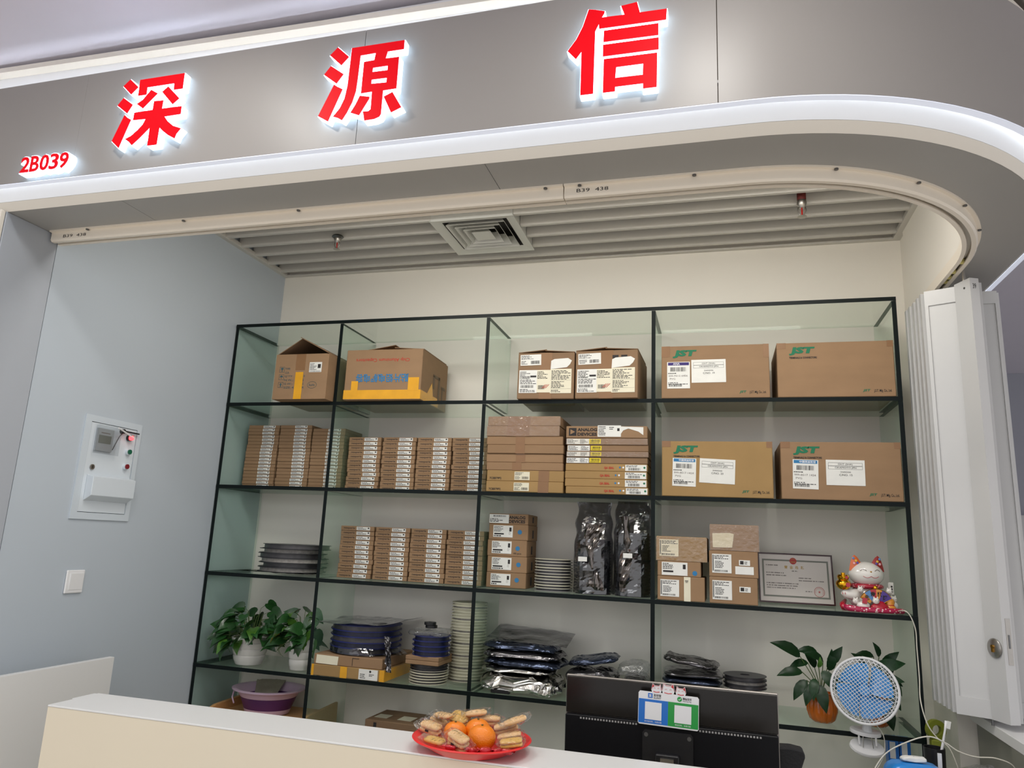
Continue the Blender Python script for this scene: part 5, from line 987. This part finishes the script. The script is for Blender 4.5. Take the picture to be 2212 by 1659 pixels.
# black trays and discs right of the upright
for k in range(6): bag('thin black component pouch, %s in the stack right of the glass upright' % ['bottom', 'fifth from top', 'fourth from top', 'third from top', 'second from top', 'top'][k], (2.385 + 0.004 * (k % 2), 0.17, Z4 + 0.0008 + k * 0.0255), 0.24, 0.24, 0.024, 10.0 + k, 'antistatic' if k % 2 else 'antistatic_navy', R(2 * (k % 3) - 2), 0.008, freq=7)
bag('sloping black pouch on top of the stack right of the upright', (2.380, 0.20, Z4 + 0.170), 0.23, 0.20, 0.026, 3.0, 'antistatic', R(-4), 0.014, (0, R(8)))
z = Z4 + 0.0005
bag('clear bag under the black discs beside the black pouches', (2.600, 0.165, z), 0.16, 0.17, 0.09, 12.0, 'clearbag', 0, 0.01, name='clear_bag')
for k in range(3): reel('black component disc, %s of three beside the pumpkin pot' % ['bottom', 'middle', 'top'][k], (2.602, 0.165, Z4 + 0.098 + k * 0.0165), 0.088, 0.0160, 'reel_black', 'tape_light' if k == 1 else 'tape_dark', 'black discs on the fourth shelf', k, 0.92)
# ------------------------------------------------------------------ bottom cells
M['beech'] = mat('beech_wood', S(204, 156, 102), 0.5, var=0.08, vscale=14, stretch=(1, 8, 8)); M['lilac'] = mat('lilac_plastic', S(206, 178, 200), 0.4); M['purple'] = mat('purple_plastic', S(84, 40, 96), 0.4); M['towel'] = mat('grey_towel', S(150, 142, 124), 0.95, var=0.12, vscale=20, bump=0.5, bscale=180)
t = thing('wooden_stand', 'low beech wood stand under the purple basin', 'stand', (0.075, 0.02, Z5))
MB().box(0.018, 0.520, 0.0, 0.34, 0.180, 0.198).build('stand_top', 'beech', t)
def side(x): 
    b = MB(); b.prism([(0.0, 0.0), (0.34, 0.0), (0.34, 0.245), (0.06, 0.235), (0.02, 0.225), (0.0, 0.20)], x, x + 0.017, 'x'); return b.build('side_panel', 'beech', t, bevel=0.003)
side(0.0); side(0.521)
MB().box(0.018, 0.520, 0.30, 0.318, 0.0, 0.179).build('rear_rail', 'beech', t)
t = thing('folding_basin', 'lilac and purple folding wash basin on the wooden stand', 'basin', (0.315, 0.185, Z5 + 0.1985))
pr = [(0, 0.002), (0.095, 0.0), (0.105, 0.004), (0.112, 0.022), (0.113, 0.026)]; MB().lathe(pr + [(0.108, 0.026), (0.10, 0.008), (0, 0.008)], 36, sx=1.06, sy=0.9).build('base', 'lilac', t, smooth='auto')
MB().lathe([(0.113, 0.0262), (0.122, 0.05), (0.134, 0.080), (0.130, 0.080), (0.118, 0.05), (0.109, 0.0262)], 36, sx=1.06, sy=0.9).build('folding_wall', 'purple', t, smooth='auto')
MB().lathe([(0.131, 0.0802), (0.137, 0.082), (0.152, 0.106), (0.160, 0.112), (0.178, 0.114), (0.180, 0.119), (0.162, 0.121), (0.146, 0.112), (0.131, 0.086)], 40, sx=1.03, sy=0.92, close=True).build('rim', 'lilac', t, smooth='auto')
MB().tube([(-0.165, -0.05, 0.108), (-0.16, -0.07, 0.07), (-0.14, -0.08, 0.045)], 0.004, 6).build('hang_loop', 'lilac', t, smooth=True)
def tw(u, v):
    a = 1 - v; xx = (-0.128 + 0.140 * u) * (1 - 0.22 * a); ry = 0.126 * math.sqrt(max(0.05, 1 - (xx / 0.160) ** 2))
    return (xx, ry * (1.02 - 0.85 * a), 0.128 - 0.085 * a ** 1.2 + 0.004 * noise.noise(Vector((u * 9, v * 9, 1))))
b = MB(); b.grid(tw, 16, 16); b.grid(lambda u, v: tuple(Vector(tw(u, v)) + Vector((0, 0.003, 0.005))), 16, 16); o = b.build('hand_towel', 'towel', None, (0.315, 0.185, Z5 + 0.1985), smooth=True); tag(o, 'grey-brown towel draped into the purple basin', 'towel')
t = carton('long_carton', 'long brown carton with tape in the bottom cell', (0.895, 0.10, Z5), 0.43, 0.22, 0.245, R(-2), 'card_dark')
MB().box(0.02, 0.085, 0.05, 0.12, 0.2456, 0.2462).build('label', 'paper_cream', t); MB().box(0.14, 0.21, 0.05, 0.13, 0.2456, 0.2462).build('label', 'paper_cream', t)
b = MB(); b.box(0.045, 0.06, -0.001, -0.0003, 0.18, 0.235); b.build('handling_mark', 'ink', t)
# ------------------------------------------------------------------ desk, monitor, payment stand
M['desk'] = mat('desk_white', S(214, 212, 206), 0.45)
t = thing('work_desk', 'white work desk behind the reception counter', 'desk', (0.66, -1.20, 0)); MB().box(0, 2.66, 0.0, 0.62, 0.73, 0.755).build('desk_top', 'desk', t); 
for x in (0.02, 2.58): MB().box(x, x + 0.05, 0.03, 0.59, 0.0, 0.7295).build('desk_leg', 'desk', t)
M['mon_top'] = mat('monitor_gloss', S(26, 23, 21), 0.2, coat=0.0, spec=0.4, bump=0.08, bscale=9); M['mon_low'] = mat('monitor_black', S(16, 16, 19), 0.42, bump=0.05, bscale=30, spec=0.15); M['mon_rim'] = mat('monitor_rim', S(150, 144, 138), 0.35, metal=0.7); M['film'] = clear_mat('protective_film', (0.96, 0.96, 0.96, 1), 0.05, 0.5, bump=0.5, bscale=12, min_refl=0.01)
t = thing('computer_monitor', 'black computer monitor seen from behind on the desk', 'monitor', (2.352, -0.893, 0.7555), R(-0.5))
MB().box(-0.311, 0.311, 0.006, 0.020, 0.045, 0.378).build('screen_bezel', 'mon_rim', t, bevel=0.002)
MB().box(-0.308, 0.308, -0.006, 0.0055, 0.270, 0.375).build('upper_back', 'mon_top', t, bevel=0.002)
MB().box(-0.308, 0.308, -0.016, 0.0055, 0.048, 0.2675).build('lower_back', 'mon_low', t, bevel=0.003)
b = MB()
for i in range(60):
    if abs(-0.26 + i * 0.0088) > 0.09: b.box(-0.262 + i * 0.0088, -0.257 + i * 0.0088, -0.0172, -0.0158, 0.257, 0.262)
b.build('vent_slots', 'reel_grey', t)
b = MB(); b.prism([(-0.073, 0.06), (0.073, 0.06), (0.073, 0.240), (0.066, 0.249), (-0.066, 0.249), (-0.073, 0.240)], -0.024, -0.0165); b.build('mount_plate', 'black', t)
for x in (-0.062, 0.062): MB().cyl((x, -0.026, 0.236), 0.006, 0.0025, 12, axis='y').build('mount_screw', 'screw', t)
MB().box(-0.034, 0.034, -0.045, -0.0245, 0.155, 0.190).build('hinge_block', 'black', t, bevel=0.003)
MB().box(-0.019, 0.019, -0.052, -0.0455, 0.012, 0.182).build('stand_neck', 'steel', t); MB().box(-0.11, 0.11, -0.10, 0.10, 0.0, 0.0115).build('stand_foot', 'black', t, bevel=0.003)
M['pay_blue'] = mat('pay_blue', S(24, 106, 192), 0.35); M['pay_green'] = mat('pay_green', S(30, 146, 60), 0.35); M['pay_white'] = mat('pay_white', S(226, 226, 226), 0.35); M['cat_line'] = mat('cat_outline', S(190, 40, 44), 0.5)
t = thing('payment_sign', 'blue and green mobile payment sign stuck on the monitor back', 'sign', (2.267, -0.936, 1.0235), R(-1), rot=(R(-1), R(1.2), R(-1)))
b = MB(); b.prism([(0.0, 0.004), (0.004, 0), (0.170, 0), (0.174, 0.004), (0.174, 0.086), (0.170, 0.091), (0.004, 0.091), (0, 0.086)], 0.0, 0.004); b.build('board', 'pay_white', t)
MB().box(0.0015, 0.0865, -0.0008, -0.0001, 0.004, 0.070).build('blue_field', 'pay_blue', t); MB().box(0.0867, 0.1725, -0.0008, -0.0001, 0.004, 0.070).build('green_field', 'pay_green', t)
MB().box(0.020, 0.068, -0.0016, -0.0009, 0.015, 0.063).build('white_square', 'pay_white', t); MB().box(0.105, 0.153, -0.0016, -0.0009, 0.015, 0.063).build('white_square', 'pay_white', t)
MB().box(0.028, 0.041, -0.0008, -0.0001, 0.074, 0.087).build('pay_logo', 'pay_blue', t); txt(t, '支', 0.030, 0.039, 0.076, 0.085, 'pay_white', bold=0.03)
txt(t, '支付宝', 0.044, 0.066, 0.079, 0.087, bold=0.02); txt(t, 'ALIPAY', 0.044, 0.066, 0.0735, 0.0775, bold=0.01)
MB().cyl((0.119, -0.0008, 0.0800), 0.0068, 0.0007, 18, axis='y').build('pay_logo', 'pay_green', t); b = MB(); b.tube([(0.1155, -0.0012, 0.080), (0.118, -0.0012, 0.0775), (0.1228, -0.0012, 0.0825)], 0.0008, 4); b.build('check_mark', 'pay_white', t)
txt(t, '微信支付', 0.128, 0.153, 0.079, 0.086, bold=0.02); txt(t, 'WeChat Pay', 0.128, 0.153, 0.0735, 0.0775, bold=0.01)
txt(t, '支付宝扫码，向我付款', 0.019, 0.069, 0.007, 0.012, 'pay_white', y=-0.0014); txt(t, '微信扫码，向我付款', 0.107, 0.152, 0.007, 0.012, 'pay_white', y=-0.0014)
for k, (cx, s_) in enumerate(((0.052, 0.9), (0.086, 1.1), (0.122, 0.9))):
    pl = [(-0.014, 0.0), (0.014, 0.0), (0.017, 0.008), (0.015, 0.018), (0.013, 0.027), (0.006, 0.021), (-0.006, 0.021), (-0.013, 0.027), (-0.015, 0.018), (-0.017, 0.008)]
    b = MB(); b.prism([(cx + x * s_, 0.091 + z * s_) for x, z in pl], 0.0005, 0.0035); c_ = b.build('cat_cutout', 'pay_white', t)
    b = MB(); b.tube([(cx + x * s_ * 0.92, 0.0, 0.0915 + z * s_ * 0.92) for x, z in pl[2:]], 0.0006, 4); b.tube([(cx - 0.010 * s_, 0, 0.093), (cx, 0, 0.0915), (cx + 0.010 * s_, 0, 0.093)], 0.0011, 4)
    for q in (-1, 1): b.tube([(cx + q * 0.003 * s_, 0, 0.1015), (cx + q * 0.006 * s_, 0, 0.1035), (cx + q * 0.009 * s_, 0, 0.1015)], 0.0004, 4)
    b.prism([(cx + (0.012 if k else -0.012) * s_, 0.091 + 0.024 * s_), (cx + (0.007 if k else -0.007) * s_, 0.091 + 0.018 * s_), (cx + (0.014 if k else -0.014) * s_, 0.091 + 0.014 * s_)], -0.0003, 0.0004)
    b.build('cat_lines', 'cat_line', c_)
M['nylon'] = mat('black_nylon', S(26, 26, 28), 0.8, bump=0.3, bscale=120)
b = MB(); b.prism([(0, 0), (0.02, 0.01), (0.085, 0.195), (0.080, 0.21), (0.045, 0.215), (-0.04, 0.21), (-0.04, 0.0)], 0.0, 0.06); o = b.build('nylon_case', 'nylon', None, (2.655, -0.80, 0.7565), bevel=0.004); tag(o, 'black nylon case standing right of the monitor', 'case')
# ------------------------------------------------------------------ fruit and biscuit plate
M['plate_red'] = mat('plate_red', S(226, 44, 46), 0.32); M['biscuit'] = mat('biscuit', S(226, 184, 128), 0.7, var=0.12, vscale=50, bump=0.2, bscale=120); M['biscuit_y'] = mat('biscuit_yellow', S(222, 176, 84), 0.7, var=0.1, vscale=40); M['mandarin'] = mat('mandarin_skin', S(240, 132, 14), 0.35, var=0.05, vscale=20, bump=0.25, bscale=320, coat=0.2); M['wrap'] = clear_mat('cellophane', (0.96, 0.95, 0.94, 1), 0.04, 1.0, bump=0.9, bscale=70, min_refl=0.03); M['candy'] = mat('candy_wrapper', S(178, 18, 34), 0.2, metal=0.3, bump=0.5, bscale=60, coat=0.5); M['stem_dot'] = mat('fruit_stem', S(96, 88, 40), 0.7)
PC = (1.882, -1.325, 1.0005)
o = MB().lathe([(0, 0.0), (0.098, 0.0), (0.104, 0.003), (0.140, 0.024), (0.152, 0.027), (0.155, 0.030), (0.150, 0.032), (0.138, 0.028), (0.104, 0.008), (0, 0.006)], 48, sy=0.98).build('party_plate', 'plate_red', None, PC, smooth='auto'); tag(o, 'round red plastic plate on the counter', 'plate')
MC = [(1.832, -1.315, 0.031, 'small mandarin orange, left of three on the plate'), (1.884, -1.283, 0.034, 'mandarin orange at the back of the plate'), (1.917, -1.352, 0.036, 'largest mandarin orange, frontmost on the red plate')]
for x, y, r_, lb in MC:
    t = thing('mandarin_orange', lb, 'fruit', (x, y, 1.0075), 0.4, 'mandarin oranges on the plate'); b = MB(); b.ell((0, 0, r_ * 0.88), (r_, r_, r_ * 0.88), 24, 16)
    for k, v in enumerate(b.v):
        d_ = math.hypot(v[0], v[1]) / r_; b.v[k] = (v[0], v[1], v[2] - (0.10 * r_ * max(0, 1 - d_ * 2.2) if v[2] > r_ else 0))
    b.build('peel', 'mandarin', t, smooth=True); MB().cyl((0, 0, r_ * 1.66), 0.0028, 0.003, 8).build('stem_end', 'stem_dot', t)
def snack(label, p, L, n, rz, tilt, m_='biscuit', w_=0.026, th=0.011, mark=None, roll=0.0, extra=0.016):
    """wrapped biscuits: n stacked finger biscuits inside a clear sachet"""
    t = thing('wrapped_biscuit', label, 'biscuit', p, 0, 'wrapped biscuits on the plate', rot=(roll, tilt, rz))
    for k in range(n):
        b = MB()
        def f(u, v):
            th_ = u * 2 * math.pi; ph = (v - 0.5) * math.pi; sg = lambda c, e: math.copysign(abs(c) ** e, c)
            return (L / 2 * sg(math.cos(th_), 0.5) * sg(math.cos(ph), 0.5), w_ / 2 * sg(math.sin(th_), 0.5) * sg(math.cos(ph), 0.5), th * (0.5 + k * 1.02) + th / 2 * sg(math.sin(ph), 0.8))
        b.grid(f, 20, 9, closeu=True); b.build('biscuit', m_, t, smooth=True)
    b = MB(); H = n * th * 1.02
    def g(u, v):
        x = (u - 0.5) * (L + 2 * extra); e = max(0.0, (abs(x) - L / 2) / extra); k = 1 - 0.9 * min(1, e); a = v * 2 * math.pi
        q = 0.0022 * noise.noise(Vector((x * 130, math.cos(a) * 2.5, math.sin(a) * 2.5 + rz)))
        return (x, (w_ / 2 + 0.0028) * math.copysign(abs(math.cos(a)) ** 0.6, math.cos(a)) * (0.8 + 0.2 * k) + q, H / 2 + (H / 2 + 0.0025) * math.sin(a) * k + q + 0.004 * e)
    b.grid(lambda u, v: g(v, u), 18, 20, closeu=True); b.build('sachet', 'wrap', t, smooth=True)
    t.scale = (1.14, 1.14, 1.14)
    if mark: MB().box(-0.004, 0.005, -w_ / 2 - 0.0045, -w_ / 2 - 0.004, H * 0.4, H * 0.65).build('print_mark', mark, t)
    return t
snack('wrapped yellow square biscuits, highest at the back of the plate', (1.818, -1.232, 1.034), 0.050, 3, R(-15), R(6), 'biscuit_y', 0.040, 0.0085, None, R(24), 0.010)
snack('wrapped finger biscuits at the back right of the plate', (1.896, -1.222, 1.040), 0.056, 2, R(4), R(-2), 'biscuit', 0.026, 0.010, None, R(8), 0.010)
snack('wrapped finger biscuits, uppermost on the right side of the plate', (1.962, -1.275, 1.040), 0.056, 2, R(12), R(-16), 'biscuit', 0.026, 0.0105, None, R(10), 0.010)
snack('wrapped finger biscuits with an ink mark, right of the big mandarin', (1.984, -1.316, 1.026), 0.056, 2, R(10), R(-14), 'biscuit', 0.026, 0.0105, 'ink', R(10), 0.008)
snack('yellow wrapped biscuits on the plate right rim', (1.999, -1.362, 1.029), 0.050, 2, R(14), R(-9), 'biscuit_y', 0.026, 0.008, None, R(6), 0.008)
snack('wrapped finger biscuits at the back left of the plate', (1.766, -1.270, 1.032), 0.044, 2, R(-18), R(14), 'biscuit', 0.026, 0.010, 'candy', R(10), 0.012)
snack('wrapped biscuits with an ink mark on the plate left rim', (1.767, -1.325, 1.030), 0.052, 2, R(-10), R(9), 'biscuit', 0.030, 0.0105, 'ink', R(10), 0.014)
snack('yellowish wrapped biscuit low at the plate front left', (1.805, -1.391, 1.023), 0.050, 1, R(-10), R(3), 'biscuit_y', 0.028, 0.011, None, R(8), 0.012)
snack('large wrapped biscuit with a flower mark, front centre of the plate', (1.873, -1.404, 1.022), 0.052, 3, R(-24), R(14), 'biscuit', 0.030, 0.0105, 'ink', R(16), 0.014)
snack('long wrapped finger biscuit lying over the left rim of the plate', (1.788, -1.292, 1.062), 0.056, 1, R(-30), R(-4), 'biscuit', 0.024, 0.010, None, R(6), 0.012)
snack('wrapped finger biscuit leaning behind the left mandarin', (1.862, -1.234, 1.064), 0.052, 1, R(20), R(-8), 'biscuit', 0.024, 0.010, None, R(12), 0.010)
snack('wrapped finger biscuit on top of the right biscuits', (1.990, -1.298, 1.071), 0.054, 1, R(24), R(-18), 'biscuit', 0.024, 0.010, None, R(8), 0.012)
rr = random.Random(8)
for k, (x, y, rz, lb) in enumerate(((1.862, -1.432, 10, 'red wrapped candy at the plate front left'), (1.915, -1.432, -20, 'red wrapped candy at the plate front centre'), (1.948, -1.418, 15, 'red wrapped candy under the big mandarin'), (1.972, -1.40, 50, 'upright red wrapped candy right of the big mandarin'), (1.996, -1.395, -10, 'red wrapped candy beside the right rim'), (1.90, -1.205, 5, 'red wrapped candy under the back right biscuits'))):
    t = thing('wrapped_candy', lb, 'candy', (x, y, 1.0145 + (0.009 if y < -1.4 or y > -1.23 else 0.005)), R(rz), 'red candies on the plate'); pillow(0.026, 0.016, 0.012, k * 2.0, 0.003, 16, 8).build('candy_body', 'candy', t)
    for s_ in (-1, 1): b = MB(); b.add([(s_ * 0.012, -0.003, 0.006), (s_ * 0.012, 0.003, 0.006), (s_ * 0.021, 0.008, 0.009), (s_ * 0.021, 0.0, 0.005), (s_ * 0.021, -0.008, 0.009)], [(0, 1, 3), (1, 2, 3), (0, 3, 4)]); b.build('twist_end', 'candy', t)
# ------------------------------------------------------------------ clip fan
M['fan_white'] = mat('fan_white', S(216, 216, 216), 0.35); M['fan_blue'] = mat('fan_blue', S(44, 142, 212), 0.3, coat=0.2)
t = thing('clip_fan', 'white clip-on fan with blue blades on the shelf edge', 'fan', (3.028, -0.012, Z4))
FC = Vector((0.0, -0.058, 0.162)); FR = (R(-14), R(0), R(-16))
b = MB(); b.tube([(0.117 * math.cos(i * math.pi / 24), -0.005, 0.117 * math.sin(i * math.pi / 24)) for i in range(48)], 0.0052, 8, closed=True)
gr = b.build('guard_rim', 'fan_white', t, tuple(FC), FR, smooth=True)
def cage(y0, bulge, name, n, rw):
    b = MB(); Rg = 0.115
    for ang in (R(38), R(-48)):
        for i in range(n):
            c_ = -Rg + (i + 0.5) * 2 * Rg / n; hl = math.sqrt(Rg * Rg - c_ * c_); pts = []
            for q in range(11):
                s_ = -1 + q / 5; x, z = s_ * hl, c_ * (1 - 0.10 * (1 - s_ * s_)); rr_ = min(1, math.hypot(x, z) / Rg)
                pts.append((x * math.cos(ang) - z * math.sin(ang), y0 - bulge * (1 - rr_ ** 2.4), x * math.sin(ang) + z * math.cos(ang)))
            b.tube(pts, rw, 4, cap=False)
    b.tube([(0.107 * math.cos(i * math.pi / 20), y0 - bulge * 0.15, 0.107 * math.sin(i * math.pi / 20)) for i in range(40)], 0.0011, 5, closed=True)
    o = b.build(name, 'fan_white', gr); o['kind'] = 'stuff'; return o
cage(-0.006, 0.022, 'front_grille', 20, 0.0012); cage(0.004, -0.034, 'rear_grille', 9, 0.0010)
for k in range(4):
    a0 = k * math.pi / 2 + 0.3
    def bl(u, v):
        r_ = 0.014 + 0.084 * v; a = a0 + (u - 0.5) * (1.52 - 0.06 * v) + 0.3 * v
        return (r_ * math.cos(a), (u - 0.5) * 0.022, r_ * math.sin(a))
    b = MB(); b.grid(bl, 9, 8); b.grid(lambda u, v: tuple(Vector(bl(u, v)) + Vector((0, 0.0015, 0))), 9, 8); b.build('blade', 'fan_blue', gr, smooth=True)
MB().cyl((0, -0.012, 0), 0.020, 0.026, 20, axis='y').build('hub', 'fan_blue', gr, smooth='auto')
MB().cyl((0, 0.030, 0), 0.034, 0.045, 24, axis='y', r2=0.026).build('motor_housing', 'fan_white', gr, smooth='auto')
MB().lathe([(0.019, 0.012), (0.016, 0.030), (0.014, 0.052), (0.015, 0.066)], 18).build('neck', 'fan_white', t, (0.006, -0.024, 0), smooth='auto')
def plate_(w_, d, z0, z1, nm, loc, rot):
    b = MB(); n = 28; pr = [(0.6, z0), (0.97, z0 + 0.001), (1.0, z0 + (z1 - z0) * 0.4), (0.96, z1), (0, z1)]
    b.lathe([(0, z0)] + pr, n, sx=w_ / 2, sy=d / 2); return b.build(nm, 'fan_white', t, loc, rot, smooth='auto')
plate_(0.112, 0.085, 0.0, 0.014, 'clip_upper', (0.0, -0.020, 0.0025), (R(6), R(4), 0)); plate_(0.122, 0.10, -0.012, 0.0, 'clip_lower', (0.0, -0.045, -0.036), (R(24), R(4), 0))
for x in (-0.028, 0.030): MB().tube([(x, -0.050, 0.002), (x + 0.001, -0.052, -0.030)], 0.0035, 6).build('clip_post', 'fan_white', t); MB().tube([(x * 0.5, -0.055, 0.0), (x * 0.6, -0.062, -0.038)], 0.0016, 5).build('clip_spring', 'steel', t)
# ------------------------------------------------------------------ cables and right-hand odds and ends
M['cable'] = mat('cable_white', S(206, 202, 188), 0.4)
def spline(pts, n=8):
    P = [Vector(p) for p in pts]; out = []
    for i in range(len(P) - 1):
        p0, p1, p2, p3 = P[max(i - 1, 0)], P[i], P[i + 1], P[min(i + 2, len(P) - 1)]
        for q in range(n):
            t_ = q / n; out.append(0.5 * ((2 * p1) + (p2 - p0) * t_ + (2 * p0 - 5 * p1 + 4 * p2 - p3) * t_ ** 2 + (3 * p1 - p0 - 3 * p2 + p3) * t_ ** 3))
    return out + [P[-1]]
def cable(label, pts, r_=0.0022): return tag(MB().tube(spline(pts), r_, 7).build('power_cable', 'cable', None, smooth=True), label, 'cable')
cable('white cable running from the lucky cat down the shelf edge', [(3.176, 0.06, 1.325), (3.192, -0.012, 1.335), (3.210, -0.022, 1.320), (3.226, -0.024, 1.269), (3.226, -0.026, 1.201), (3.222, -0.05, 1.10), (3.205, -0.12, 1.03), (3.215, -0.15, 0.958), (3.243, -0.16, 0.914), (3.275, -0.18, 0.886), (3.30, -0.2, 0.80)])
cable('white cable looping across the right of the desk', [(2.930, -0.55, 0.80), (2.961, -0.50, 0.845), (3.018, -0.45, 0.908), (3.093, -0.45, 0.955), (3.151, -0.45, 0.974), (3.196, -0.45, 0.960), (3.231, -0.45, 0.939), (3.278, -0.45, 0.928), (3.335, -0.45, 0.930), (3.383, -0.45, 0.911), (3.392, -0.43, 0.85)])
cable('white fan cable hanging from the clip fan', [(3.050, 0.02, 0.985), (3.062, -0.03, 0.925), (3.084, -0.05, 0.890), (3.090, -0.05, 0.850), (3.078, -0.07, 0.810), (3.04, -0.10, 0.76)], 0.0019)
M['tissue_blue'] = mat('tissue_blue', S(28, 128, 206), 0.3, var=0.12, vscale=14, bump=0.3, bscale=20, coat=0.3); M['navy'] = mat('navy_print', S(24, 36, 120), 0.35)
t = thing('tissue_pack', 'blue plastic tissue pack at the right of the desk', 'tissue', (3.090, -0.50, 0.7555), R(6))
pillow(0.17, 0.10, 0.150, 3.0, 0.006, 30, 14, 0.35, 6).build('pack_film', 'tissue_blue', t, smooth=True)
pillow(0.07, 0.03, 0.016, 6.0, 0.006, 24, 10).build('white_top', 'paper', t, (0.0, 0.0, 0.1505)); MB().cyl((0, 0, 0), 0.018, 0.001, 22, axis='y').build('round_badge', 'navy', t, (-0.03, -0.0575, 0.09)); MB().cyl((0, 0, 0), 0.010, 0.0012, 18, axis='y').build('flower_print', 'pay_white', t, (-0.03, -0.0583, 0.09))
MB().ell((0.0, -0.056, 0.125), (0.010, 0.002, 0.005), 12, 8).build('pull_tab', 'pay_white', t)
o = pillow(0.17, 0.12, 0.16, 9.0, 0.03, 30, 20, 0.6, 10).build('clear_bag', 'clearbag', None, (3.288, -0.50, 0.7555)); tag(o, 'crumpled clear plastic bag right of the tissue pack', 'bag')
o = MB().cyl((0, 0, 0), 0.05, 0.09, 24).build('blue_bowl', 'navy', None, (3.27, -0.64, 0.7555), smooth='auto'); tag(o, 'dark blue bowl behind the crumpled clear bag', 'bowl')
o = MB().box(-0.006, 0.006, -0.002, 0.002, 0.0, 0.17).build('white_stick', 'white', None, (3.178, -0.43, 0.7555), (R(4), 0, 0)); tag(o, 'flat white stick standing beside the tissue pack', 'stick')
o = MB().lathe([(0, 0), (0.032, 0), (0.034, 0.115), (0.031, 0.115), (0.029, 0.004), (0, 0.004)], 24).build('black_cup', 'black', None, (3.208, -0.25, 0.787), smooth='auto'); tag(o, 'black cup holding a toothbrush', 'cup')
o2 = MB().box(3.09, 3.34, -0.34, -0.02, 0.77, 0.786).build('side_board', 'desk'); tag(o2, 'small white side board carrying the black cup', 'board')
for x in (3.10, 3.32): pass
t = thing('toothbrush', 'white toothbrush standing in the black cup', 'toothbrush', (3.212, -0.248, 0.80), 0, rot=(0, R(12), 0)); MB().tube([(0, 0, 0), (0, 0, 0.09), (0, -0.002, 0.165), (0, 0, 0.195)], [0.006, 0.005, 0.0035, 0.005], 8).build('handle', 'white', t, smooth=True); b = MB(); b.box(0.003, 0.014, -0.005, 0.005, 0.172, 0.196); b.build('bristles', 'paper', t)
M['lime'] = mat('lime_plastic', S(116, 124, 34), 0.4)
t = thing('tape_dispenser', 'lime green tape roll hanging beside the shelf upright', 'tape', (3.262, -0.06, 0.786)); MB().lathe([(0.018, -0.009), (0.036, -0.009), (0.036, 0.009), (0.018, 0.009)], 24, close=True).build('tape_ring', 'lime', t, (0, 0, 0.137), (R(90), 0, R(20)), smooth='auto'); MB().box(-0.02, 0.02, -0.02, 0.02, 0.0, 0.105).build('dispenser_body', 'lime', t, bevel=0.004)
for k, (x, lb) in enumerate(((3.128, 'small blue carton under the fan, left of two'), (3.170, 'small blue carton under the fan, right of two'))):
    t = thing('blue_carton', lb, 'box', (x, 0.10, Z5 + 0.0), 0, 'small blue cartons in the bottom right cell'); MB().box(0, 0.038, 0, 0.05, 0, 0.405).build('carton_body', 'pay_blue', t); MB().box(0.006, 0.026, -0.001, 0, 0.33, 0.39).build('white_panel', 'pay_white', t)
